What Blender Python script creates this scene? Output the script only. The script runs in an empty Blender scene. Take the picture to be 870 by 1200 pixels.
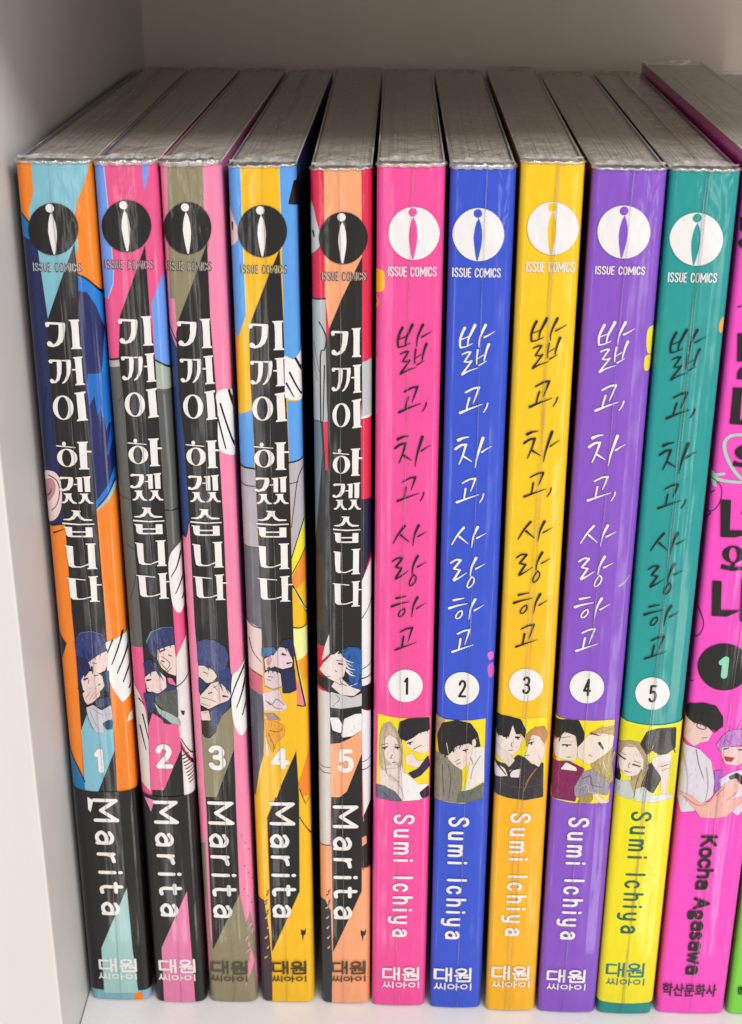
import bpy, bmesh, math, random
from mathutils import Vector, Matrix
from mathutils.geometry import tessellate_polygon

# ---------------------------------------------------------------- camera, world, lamps, exposure
S = bpy.context.scene
COL = S.collection
MM = 0.001

cam_d = bpy.data.cameras.new('camera')
cam = bpy.data.objects.new('camera', cam_d)
COL.objects.link(cam)
S.camera = cam
def set_camera(pos, yaw, pitch, roll, lens):
    cy, sy, cp, sp, cr, sr = math.cos(yaw), math.sin(yaw), math.cos(pitch), math.sin(pitch), math.cos(roll), math.sin(roll)
    f = Vector((sy * cp, cy * cp, -sp)); r = Vector((cy, -sy, 0)); u = r.cross(f)
    r2 = cr * r + sr * u; u2 = -sr * r + cr * u
    m = Matrix((r2, u2, -f)).transposed().to_4x4()
    m.translation = Vector(pos) * MM
    cam.matrix_world = m
    cam_d.sensor_fit = 'VERTICAL'; cam_d.sensor_height = 24.0; cam_d.lens = lens
    cam_d.clip_start = 0.01; cam_d.clip_end = 50
set_camera((69.115, -254.279, 235.471), math.radians(-1.43811), math.radians(23.96926), math.radians(0.16779), 33.928)
cam_d.dof.use_dof = True
cam_d.dof.focus_distance = 0.285
cam_d.dof.aperture_fstop = 20.0

w = bpy.data.worlds.new('World'); S.world = w; w.use_nodes = True
bg = w.node_tree.nodes['Background']
bg.inputs['Color'].default_value = (1.0, 0.908, 0.825, 1)
bg.inputs['Strength'].default_value = 0.78

def area(name, loc, target, sx, sy, power, color):
    l = bpy.data.lights.new(name, 'AREA'); l.shape = 'RECTANGLE'; l.size = sx; l.size_y = sy
    l.energy = power; l.color = color
    o = bpy.data.objects.new(name, l); COL.objects.link(o)
    o.location = loc
    o.rotation_euler = (Vector(target) - Vector(loc)).to_track_quat('-Z', 'Y').to_euler()
    return o
# one long ceiling tube in front of the bookcase and a weaker one further along the aisle
area('ceiling_tube', (0.86, -1.08, 1.24), (0.07, 0, 0.12), 1.2, 0.025, 25.5, (0.97, 0.98, 1.0))
area('aisle_tube', (-0.5, -2.4, 2.1), (0.07, 0, 0.12), 1.2, 0.05, 9, (1.0, 0.98, 0.95))
# two unseen strip lamps added so that the film mirrors upright streaks
area('film_streak_lamp', (0.62, -1.5, -0.55), (0.07, 0, 0.08), 0.10, 1.5, 3.6, (1.0, 0.97, 0.94))
area('film_streak_lamp', (-0.28, -1.6, -0.6), (0.07, 0, 0.08), 0.07, 1.5, 2.4, (1.0, 0.97, 0.94))

S.view_settings.view_transform = 'Standard'
S.view_settings.look = 'None'
S.view_settings.exposure = 0.0
S.view_settings.gamma = 1.0
S.cycles.max_bounces = 8
S.cycles.transparent_max_bounces = 16
S.cycles.sample_clamp_indirect = 4.0

# ---------------------------------------------------------------- materials
def lin(h):
    c = [int(h[i:i + 2], 16) / 255 for i in (0, 2, 4)]
    return [x / 12.92 if x <= 0.04045 else ((x + 0.055) / 1.055) ** 2.4 for x in c] + [1]
def new_mat(name):
    m = bpy.data.materials.new(name); m.use_nodes = True
    return m, m.node_tree, m.node_tree.nodes['Principled BSDF']
def node(nt, t, **kw):
    n = nt.nodes.new(t)
    for k, v in kw.items():
        if hasattr(n, k): setattr(n, k, v)
        else: n.inputs[k].default_value = v
    return n
def noise_at(nt, scale, sc=1.0, detail=3.0, rough=0.55, world=False):
    tc = nt.nodes.new('ShaderNodeNewGeometry' if world else 'ShaderNodeTexCoord'); mp = nt.nodes.new('ShaderNodeMapping')
    mp.inputs['Scale'].default_value = scale
    nz = nt.nodes.new('ShaderNodeTexNoise'); nz.inputs['Scale'].default_value = sc; nz.inputs['Detail'].default_value = detail; nz.inputs['Roughness'].default_value = rough
    nt.links.new(tc.outputs['Position' if world else 'Object'], mp.inputs['Vector']); nt.links.new(mp.outputs['Vector'], nz.inputs['Vector'])
    return nz
PRINT_GAIN = 0.86
_pm = {}
def print_mat(col):
    """glossy printed jacket under tight clear film: vertical ripples of the film and faint print mottling"""
    if col in _pm: return _pm[col]
    m, nt, b = new_mat('print_' + col)
    c = lin(col); c = [min(0.8, max(0.004, (x - 0.022)) * PRINT_GAIN) for x in c[:3]] + [1]
    mot = noise_at(nt, (900, 900, 260), 1.0, 4)
    mx = node(nt, 'ShaderNodeMixRGB', blend_type='MULTIPLY'); mx.inputs[0].default_value = 0.2
    mx.inputs[1].default_value = c
    nt.links.new(mot.outputs['Fac'], mx.inputs[2])
    br = node(nt, 'ShaderNodeBrightContrast'); br.inputs['Bright'].default_value = 0.0
    nt.links.new(mx.outputs[0], br.inputs['Color']); nt.links.new(br.outputs[0], b.inputs['Base Color'])
    b.inputs['Roughness'].default_value = 0.42
    b.inputs['Specular IOR Level'].default_value = 0.15
    b.inputs['Coat Weight'].default_value = 0.62
    b.inputs['Coat Roughness'].default_value = 0.13
    st = noise_at(nt, (330, 200, 13), 1.0, 1.8, 0.5, True)
    gate = noise_at(nt, (60, 60, 16), 1.0, 2, 0.5, True)
    wr = noise_at(nt, (150, 150, 80), 1.0, 1.5, 0.5, True)
    cre = noise_at(nt, (290, 220, 120), 1.0, 1.8, 0.5, True); cre.inputs['Distortion'].default_value = 1.2
    # film ripples come and go along the book, and crumple into creases close to its head and foot
    g2 = node(nt, 'ShaderNodeMapRange'); g2.inputs['From Min'].default_value = 0.42; g2.inputs['From Max'].default_value = 0.62; g2.inputs['To Min'].default_value = 0.15; g2.inputs['To Max'].default_value = 1.25
    nt.links.new(gate.outputs['Fac'], g2.inputs['Value'])
    s1 = node(nt, 'ShaderNodeMath', operation='MULTIPLY'); nt.links.new(st.outputs['Fac'], s1.inputs[0]); nt.links.new(g2.outputs[0], s1.inputs[1])
    tc = node(nt, 'ShaderNodeTexCoord'); sx = node(nt, 'ShaderNodeSeparateXYZ'); nt.links.new(tc.outputs['Object'], sx.inputs[0])
    hd = node(nt, 'ShaderNodeMapRange'); hd.inputs['From Min'].default_value = 0.168; hd.inputs['From Max'].default_value = 0.187; hd.inputs['To Min'].default_value = 0.0; hd.inputs['To Max'].default_value = 1.0; nt.links.new(sx.outputs['Z'], hd.inputs['Value'])
    ft = node(nt, 'ShaderNodeMapRange'); ft.inputs['From Min'].default_value = 0.02; ft.inputs['From Max'].default_value = 0.002; ft.inputs['To Min'].default_value = 0.0; ft.inputs['To Max'].default_value = 0.7; nt.links.new(sx.outputs['Z'], ft.inputs['Value'])
    hf = node(nt, 'ShaderNodeMath', operation='ADD'); nt.links.new(hd.outputs[0], hf.inputs[0]); nt.links.new(ft.outputs[0], hf.inputs[1])
    c1 = node(nt, 'ShaderNodeMath', operation='MULTIPLY'); nt.links.new(cre.outputs['Fac'], c1.inputs[0]); nt.links.new(hf.outputs[0], c1.inputs[1])
    c2 = node(nt, 'ShaderNodeMath', operation='MULTIPLY'); nt.links.new(c1.outputs[0], c2.inputs[0]); c2.inputs[1].default_value = 1.0
    ad = node(nt, 'ShaderNodeMath', operation='ADD'); nt.links.new(s1.outputs[0], ad.inputs[0]); nt.links.new(wr.outputs['Fac'], ad.inputs[1])
    a2 = node(nt, 'ShaderNodeMath', operation='ADD'); nt.links.new(ad.outputs[0], a2.inputs[0]); nt.links.new(c2.outputs[0], a2.inputs[1])
    bp = node(nt, 'ShaderNodeBump'); bp.inputs['Strength'].default_value = 0.55; bp.inputs['Distance'].default_value = 0.00036
    nt.links.new(a2.outputs[0], bp.inputs['Height'])
    nt.links.new(bp.outputs[0], b.inputs['Coat Normal'])
    _pm[col] = m
    return m

def panel_mat(name, col, bump=0.3, rough=0.48):
    m, nt, b = new_mat(name)
    nz = noise_at(nt, (38, 38, 7), 1.0, 7, 0.68)
    cr = node(nt, 'ShaderNodeValToRGB')
    cr.color_ramp.elements[0].position = 0.3; cr.color_ramp.elements[0].color = [x * 0.93 for x in lin(col)[:3]] + [1]
    cr.color_ramp.elements[1].position = 0.7; cr.color_ramp.elements[1].color = lin(col)
    nt.links.new(nz.outputs['Fac'], cr.inputs[0]); nt.links.new(cr.outputs[0], b.inputs['Base Color'])
    b.inputs['Roughness'].default_value = rough
    fine = noise_at(nt, (900, 900, 900), 1.0, 3)
    bp = node(nt, 'ShaderNodeBump'); bp.inputs['Strength'].default_value = bump; bp.inputs['Distance'].default_value = 0.0001
    nt.links.new(fine.outputs['Fac'], bp.inputs['Height']); nt.links.new(bp.outputs[0], b.inputs['Normal'])
    return m
M_PANEL = panel_mat('white_melamine', 'cccac7')
M_BACK = panel_mat('back_board', 'dfd5c9')
M_FLOOR = panel_mat('shelf_board_white', 'dad9d8', 0.5, 0.27)

def paper_mat():
    m, nt, b = new_mat('newsprint_pages')
    nz = noise_at(nt, (2600, 26, 260), 1.0, 4, 0.7)
    bl = noise_at(nt, (40, 60, 40), 1.0, 3)
    mx = node(nt, 'ShaderNodeMath', operation='MULTIPLY_ADD'); mx.inputs[1].default_value = 0.55
    nt.links.new(nz.outputs['Fac'], mx.inputs[0])
    ml = node(nt, 'ShaderNodeMath', operation='MULTIPLY'); ml.inputs[1].default_value = 0.45; nt.links.new(bl.outputs['Fac'], ml.inputs[0]); nt.links.new(ml.outputs[0], mx.inputs[2])
    cr = node(nt, 'ShaderNodeValToRGB')
    cr.color_ramp.elements[0].position = 0.3; cr.color_ramp.elements[0].color = lin('cdc3b5')
    cr.color_ramp.elements[1].position = 0.65; cr.color_ramp.elements[1].color = lin('e2d9cc')
    nt.links.new(mx.outputs[0], cr.inputs[0]); nt.links.new(cr.outputs[0], b.inputs['Base Color'])
    b.inputs['Roughness'].default_value = 0.85
    bp = node(nt, 'ShaderNodeBump'); bp.inputs['Strength'].default_value = 0.4; bp.inputs['Distance'].default_value = 0.00012
    nt.links.new(nz.outputs['Fac'], bp.inputs['Height']); nt.links.new(bp.outputs[0], b.inputs['Normal'])
    return m
M_PAPER = paper_mat()

def film_mat(name, base, milk, col=(0.8, 0.8, 0.78, 1), rough=0.1, wrinkle=(220, 160, 220), ior=1.16):
    """clear shrink film: mostly see-through, mirror-like where it turns, milky where it is crumpled"""
    m = bpy.data.materials.new(name); m.use_nodes = True; nt = m.node_tree
    nt.nodes.remove(nt.nodes['Principled BSDF']); out = nt.nodes['Material Output']
    tr = node(nt, 'ShaderNodeBsdfTransparent'); tr.inputs['Color'].default_value = (0.97, 0.97, 0.97, 1)
    gl = node(nt, 'ShaderNodeBsdfGlossy'); gl.inputs['Roughness'].default_value = rough; gl.inputs['Color'].default_value = (0.95, 0.95, 0.95, 1)
    df = node(nt, 'ShaderNodeBsdfDiffuse'); df.inputs['Color'].default_value = col
    nz = noise_at(nt, wrinkle, 1.0, 5, 0.65)
    bp = node(nt, 'ShaderNodeBump'); bp.inputs['Strength'].default_value = 0.9; bp.inputs['Distance'].default_value = 0.0012
    nt.links.new(nz.outputs['Fac'], bp.inputs['Height'])
    nt.links.new(bp.outputs[0], gl.inputs['Normal'])
    fr = node(nt, 'ShaderNodeFresnel'); fr.inputs['IOR'].default_value = ior
    nt.links.new(bp.outputs[0], fr.inputs['Normal'])
    ad = node(nt, 'ShaderNodeMath', operation='ADD', use_clamp=True); ad.inputs[1].default_value = base; nt.links.new(fr.outputs[0], ad.inputs[0])
    m1 = node(nt, 'ShaderNodeMixShader'); nt.links.new(ad.outputs[0], m1.inputs[0]); nt.links.new(tr.outputs[0], m1.inputs[1]); nt.links.new(gl.outputs[0], m1.inputs[2])
    mk = node(nt, 'ShaderNodeMapRange'); mk.inputs['From Min'].default_value = 0.42; mk.inputs['From Max'].default_value = 0.68; mk.inputs['To Min'].default_value = milk * 0.35; mk.inputs['To Max'].default_value = milk
    nt.links.new(nz.outputs['Fac'], mk.inputs['Value'])
    m2 = node(nt, 'ShaderNodeMixShader'); nt.links.new(mk.outputs[0], m2.inputs[0]); nt.links.new(m1.outputs[0], m2.inputs[1]); nt.links.new(df.outputs[0], m2.inputs[2])
    nt.links.new(m2.outputs[0], out.inputs['Surface'])
    return m
M_FILM = film_mat('shrink_film', 0.015, 0.04)
M_ROLL = film_mat('taut_film_edge', 0.34, 0.05, (0.8, 0.8, 0.78, 1), 0.22, (300, 160, 300), 1.6)
M_FOLD = film_mat('crumpled_film', 0.08, 0.6, (0.84, 0.83, 0.81, 1), 0.18, (700, 300, 500), 1.45)
M_SEAM = film_mat('film_seam', 0.12, 0.4, (0.42, 0.40, 0.40, 1), 0.2, (700, 700, 60))
def plain(name, col, rough=0.6):
    m, nt, b = new_mat(name); b.inputs['Base Color'].default_value = lin(col); b.inputs['Roughness'].default_value = rough
    nz = noise_at(nt, (300, 300, 300), 1.0, 3); bp = node(nt, 'ShaderNodeBump'); bp.inputs['Strength'].default_value = 0.2; bp.inputs['Distance'].default_value = 0.0001
    nt.links.new(nz.outputs['Fac'], bp.inputs['Height']); nt.links.new(bp.outputs[0], b.inputs['Normal'])
    return m
M_CARD = plain('cover_card_edge', 'cfcac2')
# ---------------------------------------------------------------- helpers
def link(name, me, parent=None, mats=None, **props):
    o = bpy.data.objects.new(name, me); COL.objects.link(o)
    if parent: o.parent = parent
    if me is not None and mats:
        for m in mats: me.materials.append(m)
    for k, v in props.items(): o[k] = v
    return o
def box_mesh(name, a, b, bev=0.0):
    bm = bmesh.new(); bmesh.ops.create_cube(bm, size=1)
    for v in bm.verts: v.co = Vector([(a[i] + b[i]) / 2 + v.co[i] * (b[i] - a[i]) for i in range(3)]) * MM
    if bev: bmesh.ops.bevel(bm, geom=bm.edges[:], offset=bev * MM, segments=2, affect='EDGES', profile=0.6)
    me = bpy.data.meshes.new(name); bm.to_mesh(me); bm.free()
    return me

# ---------------------------------------------------------------- the bookcase compartment
WX = -1.8
case = link('bookcase', None, label='white bookcase compartment that the whole row of comics stands in', category='bookcase')
link('side_panel', box_mesh('side_panel', (WX - 18, -20, -60), (WX, 146, 300), 0.5), case, [M_PANEL])
link('side_panel', box_mesh('side_panel', (430, -20, -60), (448, 146, 300), 0.5), case, [M_PANEL])
link('back_panel', box_mesh('back_panel', (WX - 18, 146.2, -60), (448, 150, 300)), case, [M_BACK])
link('shelf_board', box_mesh('shelf_board', (WX + 0.15, -21, -18), (429.8, 146, 0), 0.5), case, [M_FLOOR])
link('shelf_board', box_mesh('shelf_board', (WX + 0.15, -21, 229), (429.8, 146, 247), 0.5), case, [M_PANEL])

# ---------------------------------------------------------------- a comic volume
class Vol:
    def __init__(s, w, h, D=128, r=1.7, bulge=0.35):
        s.w, s.h, s.D, s.r, s.b = w, h, D, r, bulge; s.fl = (0, 0)
    def prof(s, x):
        """outline of the jacket seen from above: spine in front, boards running back"""
        w, r = s.w, s.r
        if x < 0: return Vector((0, r - x)), Vector((-1, 0))
        if x > w: return Vector((w, r + x - w)), Vector((1, 0))
        u = (x - w / 2) / (w / 2); bul = -s.b * (1 - u * u)
        if x < r:
            c = (r - x) / r; d = math.sqrt(max(0, 1 - c * c)); return Vector((x, r - r * d + bul)), Vector((-c, -d))
        if x > w - r:
            c = (x - w + r) / r; d = math.sqrt(max(0, 1 - c * c)); return Vector((x, r - r * d + bul)), Vector((c, -d))
        nx = -2 * s.b * u / (w / 2)
        return Vector((x, bul)), Vector((-nx * -1, -1)).normalized()
    def at(s, x, t, off):
        p, n = s.prof(x)
        q = p + n * off
        return Vector((q.x * MM, q.y * MM, t * MM))
    def splay(s, me):
        """the block swells towards the fore edge"""
        l, r = s.fl
        for v in me.vertices:
            y = v.co.y / MM
            if y > 1.5:
                k = (y - 1.5) / 126.5; x = v.co.x / MM
                v.co.x = (x + k * (l + (r - l) * x / s.w)) * MM
    def cuts(s, side):
        w, r = s.w, s.r
        c = [0.0, 0.04, 0.12, 0.26, 0.45, 0.7, 1.0, 1.35, r]
        c = c + [w - x for x in c]
        n = 5
        c += [r + (w - 2 * r) * i / n for i in range(1, n)]
        return sorted(c)
LAY = 0.0125
def up(a): return [(a[i] / 100, a[i + 1] / 100) for i in range(0, len(a), 2)]
def ribbon(bm, pts, ws, z, mi):
    n = len(pts); L = []; Rr = []
    for i in range(n):
        a = Vector(pts[max(i - 1, 0)]); b = Vector(pts[min(i + 1, n - 1)]); d = b - a
        d = d.normalized() if d.length > 1e-6 else Vector((0, 1))
        nn = Vector((-d.y, d.x)) * (ws[i] / 200); p = Vector(pts[i])
        L.append(bm.verts.new((p.x + nn.x, p.y + nn.y, z))); Rr.append(bm.verts.new((p.x - nn.x, p.y - nn.y, z)))
    for i in range(n - 1):
        f = bm.faces.new((L[i], L[i + 1], Rr[i + 1], Rr[i])); f.material_index = mi
    for e, sg in ((0, -1), (n - 1, 1)):
        a = Vector(pts[max(e - 1, 0)]); b = Vector(pts[min(e + 1, n - 1)]); d = (b - a)
        d = d.normalized() if d.length > 1e-6 else Vector((0, 1)); d = d * sg
        rr = ws[e] / 200; p = Vector(pts[e]); nn = Vector((-d.y, d.x))
        vs = [bm.verts.new((*(p + (nn * math.cos(k * math.pi / 5) + d * math.sin(k * math.pi / 5)) * rr), z)) for k in range(6)]
        f = bm.faces.new(vs); f.material_index = mi
_tc = {}
def text_tris(body, bold):
    k = (body, bold)
    if k in _tc: return _tc[k]
    c = bpy.data.curves.new('t', 'FONT'); c.body = body; c.resolution_u = 4; c.offset = bold
    if body in ('Marita',): c.space_character = 1.12
    if body == 'Sumi Ichiya': c.space_character = 1.08
    o = bpy.data.objects.new('t', c); COL.objects.link(o)
    dg = bpy.context.evaluated_depsgraph_get(); dg.update()
    m = bpy.data.meshes.new_from_object(o.evaluated_get(dg))
    V = [(v.co.x, v.co.y) for v in m.vertices]; F = [tuple(p.vertices) for p in m.polygons]
    bpy.data.objects.remove(o); bpy.data.curves.remove(c); bpy.data.meshes.remove(m)
    xs = [v[0] for v in V]; ys = [v[1] for v in V]
    x0, x1, y0, y1 = min(xs), max(xs), min(ys), max(ys)
    V = [((x - x0) / (x1 - x0), (y - y0) / (y1 - y0)) for x, y in V]
    _tc[k] = (V, F); return _tc[k]
GL = {  # single-line letters: advance, [(sharp?, points)]
 'M': (.8, [(1, [(0, 0), (0, 1), (.4, .28), (.8, 1), (.8, 0)])]), 'a': (.46, [(0, [(.04, .58), (.22, .7), (.40, .64), (.46, .5), (.46, 0)]), (0, [(.46, .42), (.2, .42), (.02, .22), (.16, .01), (.34, .02), (.46, .16)])]),
 'r': (.3, [(1, [(0, 0), (0, .7)]), (0, [(0, .4), (.1, .62), (.3, .69)])]), 'i': (.0, [(1, [(0, 0), (0, .68)]), (1, [(0, .93), (0, .97)])]),
 't': (.36, [(0, [(.14, .95), (.14, .5), (.14, .16), (.22, .01), (.38, .03)]), (1, [(0, .68), (.36, .68)])]),
 'S': (.5, [(0, [(.5, .80), (.42, .95), (.25, 1), (.08, .94), (.02, .77), (.12, .6), (.38, .44), (.5, .26), (.43, .07), (.25, 0), (.08, .05), (0, .22)])]),
 'u': (.4, [(0, [(0, .7), (0, .35), (.02, .1), (.16, 0), (.32, .04), (.4, .2)]), (1, [(.4, .7), (.4, 0)])]),
 'm': (.68, [(1, [(0, 0), (0, .7)]), (0, [(0, .48), (.1, .68), (.26, .68), (.34, .5), (.34, .3), (.34, 0)]), (0, [(.34, .48), (.44, .68), (.6, .68), (.68, .5), (.68, .3), (.68, 0)])]),
 'I': (.0, [(1, [(0, 0), (0, 1)])]), 'c': (.4, [(0, [(.4, .54), (.3, .69), (.12, .68), (0, .5), (0, .2), (.12, .02), (.3, .01), (.4, .16)])]),
 'h': (.4, [(1, [(0, 0), (0, 1)]), (0, [(0, .48), (.12, .68), (.32, .68), (.4, .5), (.4, .3), (.4, 0)])]), 'y': (.42, [(0, [(0, .7), (.02, .3), (.14, .08), (.36, .12), (.42, .3)]), (0, [(.42, .7), (.42, .3), (.4, -.1), (.28, -.26), (.04, -.24)])]),
 'K': (.48, [(1, [(0, 0), (0, 1)]), (1, [(.46, 1), (.05, .45)]), (1, [(.14, .56), (.5, 0)])]), 'o': (.44, [(0, [(.22, .7), (.04, .58), (0, .35), (.05, .1), (.22, 0), (.4, .1), (.44, .35), (.4, .58), (.22, .7)])]),
 'A': (.56, [(1, [(0, 0), (.28, 1), (.56, 0)]), (1, [(.12, .32), (.44, .32)])]), 'g': (.42, [(0, [(.2, .62), (.03, .5), (.03, .26), (.2, .16), (.38, .26), (.38, .5), (.2, .62)]), (0, [(.2, .16), (.02, .02), (.2, -.06), (.42, -.12), (.36, -.3), (.1, -.32), (0, -.18)])]),
 's': (.36, [(0, [(.34, .58), (.2, .7), (.04, .62), (.04, .46), (.2, .36), (.36, .24), (.34, .06), (.16, 0), (0, .1)])]), 'w': (.62, [(1, [(0, .7), (.15, 0), (.31, .6), (.47, 0), (.62, .7)])]),
 'U': (.46, [(0, [(0, 1), (0, .5), (.02, .14), (.23, 0), (.44, .14), (.46, .5), (.46, 1)])]), 'E': (.4, [(1, [(.4, 1), (0, 1), (0, 0), (.4, 0)]), (1, [(0, .52), (.36, .52)])]),
 'C': (.52, [(0, [(.5, .76), (.42, .94), (.26, 1), (.08, .9), (0, .6), (0, .4), (.08, .1), (.26, 0), (.42, .06), (.52, .26)])]), 'O': (.56, [(0, [(.28, 1), (.06, .88), (0, .5), (.06, .12), (.28, 0), (.5, .12), (.56, .5), (.5, .88), (.28, 1)])]),
 '1': (.3, [(1, [(0, .8), (.3, 1), (.3, 0)])]), '2': (.58, [(0, [(.02, .76), (.1, .93), (.3, 1), (.5, .9), (.54, .7), (.42, .48), (.2, .24), (.0, 0)]), (1, [(0, 0), (.58, 0)])]),
 '3': (.56, [(0, [(.02, .86), (.14, .98), (.34, 1), (.5, .88), (.5, .68), (.38, .55), (.2, .53)]), (0, [(.34, .54), (.52, .42), (.56, .22), (.44, .04), (.25, 0), (.08, .04), (0, .16)])]),
 '4': (.6, [(1, [(.42, 0), (.42, 1), (0, .28), (.6, .28)])]), '5': (.56, [(1, [(.5, 1), (.08, 1), (.05, .54)]), (0, [(.05, .54), (.28, .64), (.5, .54), (.56, .32), (.48, .08), (.28, 0), (.08, .04), (0, .16)])]),
 ' ': (.22, []),
 '@': (1.75, [(1, [(.4, .86), (0, .86), (0, .16), (.44, .2)]), (1, [(.56, 1), (.56, 0)]), (1, [(.56, .5), (.78, .5)]), (1, [(.78, 1), (.78, 0)]),
       (0, [(1.3, .98), (1.08, .88), (1.1, .68), (1.3, .6), (1.5, .68), (1.52, .88), (1.3, .98)]), (1, [(1.0, .44), (1.6, .48)]), (1, [(1.28, .44), (1.26, .26)]), (1, [(1.75, 1), (1.75, 0)]), (1, [(1.45, .3), (1.75, .3)]), (1, [(1.1, .26), (1.1, 0), (1.75, 0)])]),
 '#': (2.3, [(0, [(.12, .95), (.1, .5), (0, .1)]), (1, [(.1, .5), (.22, .15)]), (0, [(.38, .95), (.36, .5), (.26, .1)]), (1, [(.36, .5), (.5, .15)]), (1, [(.64, 1), (.64, 0)]),
       (0, [(1.02, .85), (.86, .72), (.86, .35), (1.02, .2), (1.2, .35), (1.2, .72), (1.02, .85)]), (1, [(1.38, 1), (1.38, 0)]), (1, [(1.38, .5), (1.54, .5)]),
       (0, [(1.86, .85), (1.7, .72), (1.7, .35), (1.86, .2), (2.04, .35), (2.04, .72), (1.86, .85)]), (1, [(2.3, 1), (2.3, 0)])])}
def catmull(P, n=4):
    out = []; N = len(P)
    for i in range(N - 1):
        p0, p1, p2, p3 = P[max(i - 1, 0)], P[i], P[i + 1], P[min(i + 2, N - 1)]
        for j in range(n):
            t = j / n
            out.append(tuple(.5 * (2 * p1[k] + (p2[k] - p0[k]) * t + (2 * p0[k] - 5 * p1[k] + 4 * p2[k] - p3[k]) * t * t + (-p0[k] + 3 * p1[k] - 3 * p2[k] + p3[k]) * t ** 3) for k in (0, 1)))
    return out + [P[-1]]
def glyphs(st):
    """strokes of a line of lettering, x scaled to 0..1, cap height 1"""
    gap = .46 if st == 'Marita' else .5 if st == 'Sumi Ichiya' else .3 if st == 'ISSUE COMICS' else .2
    x = 0; R = []
    for k, ch in enumerate(st):
        wd, strokes = GL[ch]
        for sharp, p in strokes: R.append((sharp, [(x + a, b) for a, b in p]))
        x += wd + gap
    x -= gap
    return [(s_, [(a / max(x, .01), b) for a, b in p]) for s_, p in R]
def tess(bm, pts, z, mi):
    vs = [bm.verts.new((x, y, z)) for x, y in pts]
    for t in tessellate_polygon([[Vector((x, y, 0)) for x, y in pts]]):
        try: f = bm.faces.new([vs[i] for i in t]); f.material_index = mi
        except ValueError: pass
PLAIN = ('f2dd1e', 'f5e02a', 'f2dc22', 'e6e02c', 'f0dc20')
def inside(p, P):
    r = False; n = len(P)
    for i in range(n):
        a, b = P[i], P[i - 1]
        if (a[1] > p[1]) != (b[1] > p[1]) and p[0] < (b[0] - a[0]) * (p[1] - a[1]) / (b[1] - a[1]) + a[0]: r = not r
    return r
def sketch(bm, P, z, col, idx, mats):
    """drawn outline and a few pen strokes that follow the long axis of each painted shape"""
    c = [int(col[i:i + 2], 16) for i in (0, 2, 4)]; lum = sum(c) / 3
    def shade(k):
        h = ''.join('%02x' % max(0, min(255, int(v * k))) for v in c)
        if h not in idx: idx[h] = len(mats); mats.append(print_mat(h))
        return idx[h]
    rnd = random.Random(int(abs(P[0][0]) * 997 + abs(P[0][1]) * 91))
    line = shade(0.66 if lum > 190 else 0.5 if lum > 90 else 0.55)
    ribbon(bm, P + [P[0]], [4 if lum > 190 else 6] * (len(P) + 1), z + 0.35, line)
    xs = [p[0] for p in P]; ys = [p[1] for p in P]; w_, h_ = max(xs) - min(xs), max(ys) - min(ys)
    if w_ * h_ < 1.2: return
    tones = [shade(1.28 if lum < 120 else 1.06), shade(0.72 if lum < 190 else 0.86)]
    cx, cy = sum(xs) / len(xs), sum(ys) / len(ys)
    for k in range(int(8 + w_ * h_ * (1.6 if lum < 170 else 0.5))):
        a = (rnd.uniform(min(xs), max(xs)), rnd.uniform(min(ys), max(ys)))
        L = rnd.uniform(0.5, 1.6); th = 1.57 + 0.5 * (a[0] - cx) / max(w_, .1) * 2 + rnd.uniform(-.18, .18)
        q = [(a[0] + math.cos(th) * L * f + 0.12 * f * f * (1 if a[0] > cx else -1), a[1] + math.sin(th) * L * f) for f in (-.5, -.2, .15, .5)]
        if all(inside(p, P) for p in q): ribbon(bm, q, [3, 9, 8, 2], z + 0.36 + 0.004 * k, tones[k % 2])
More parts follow.
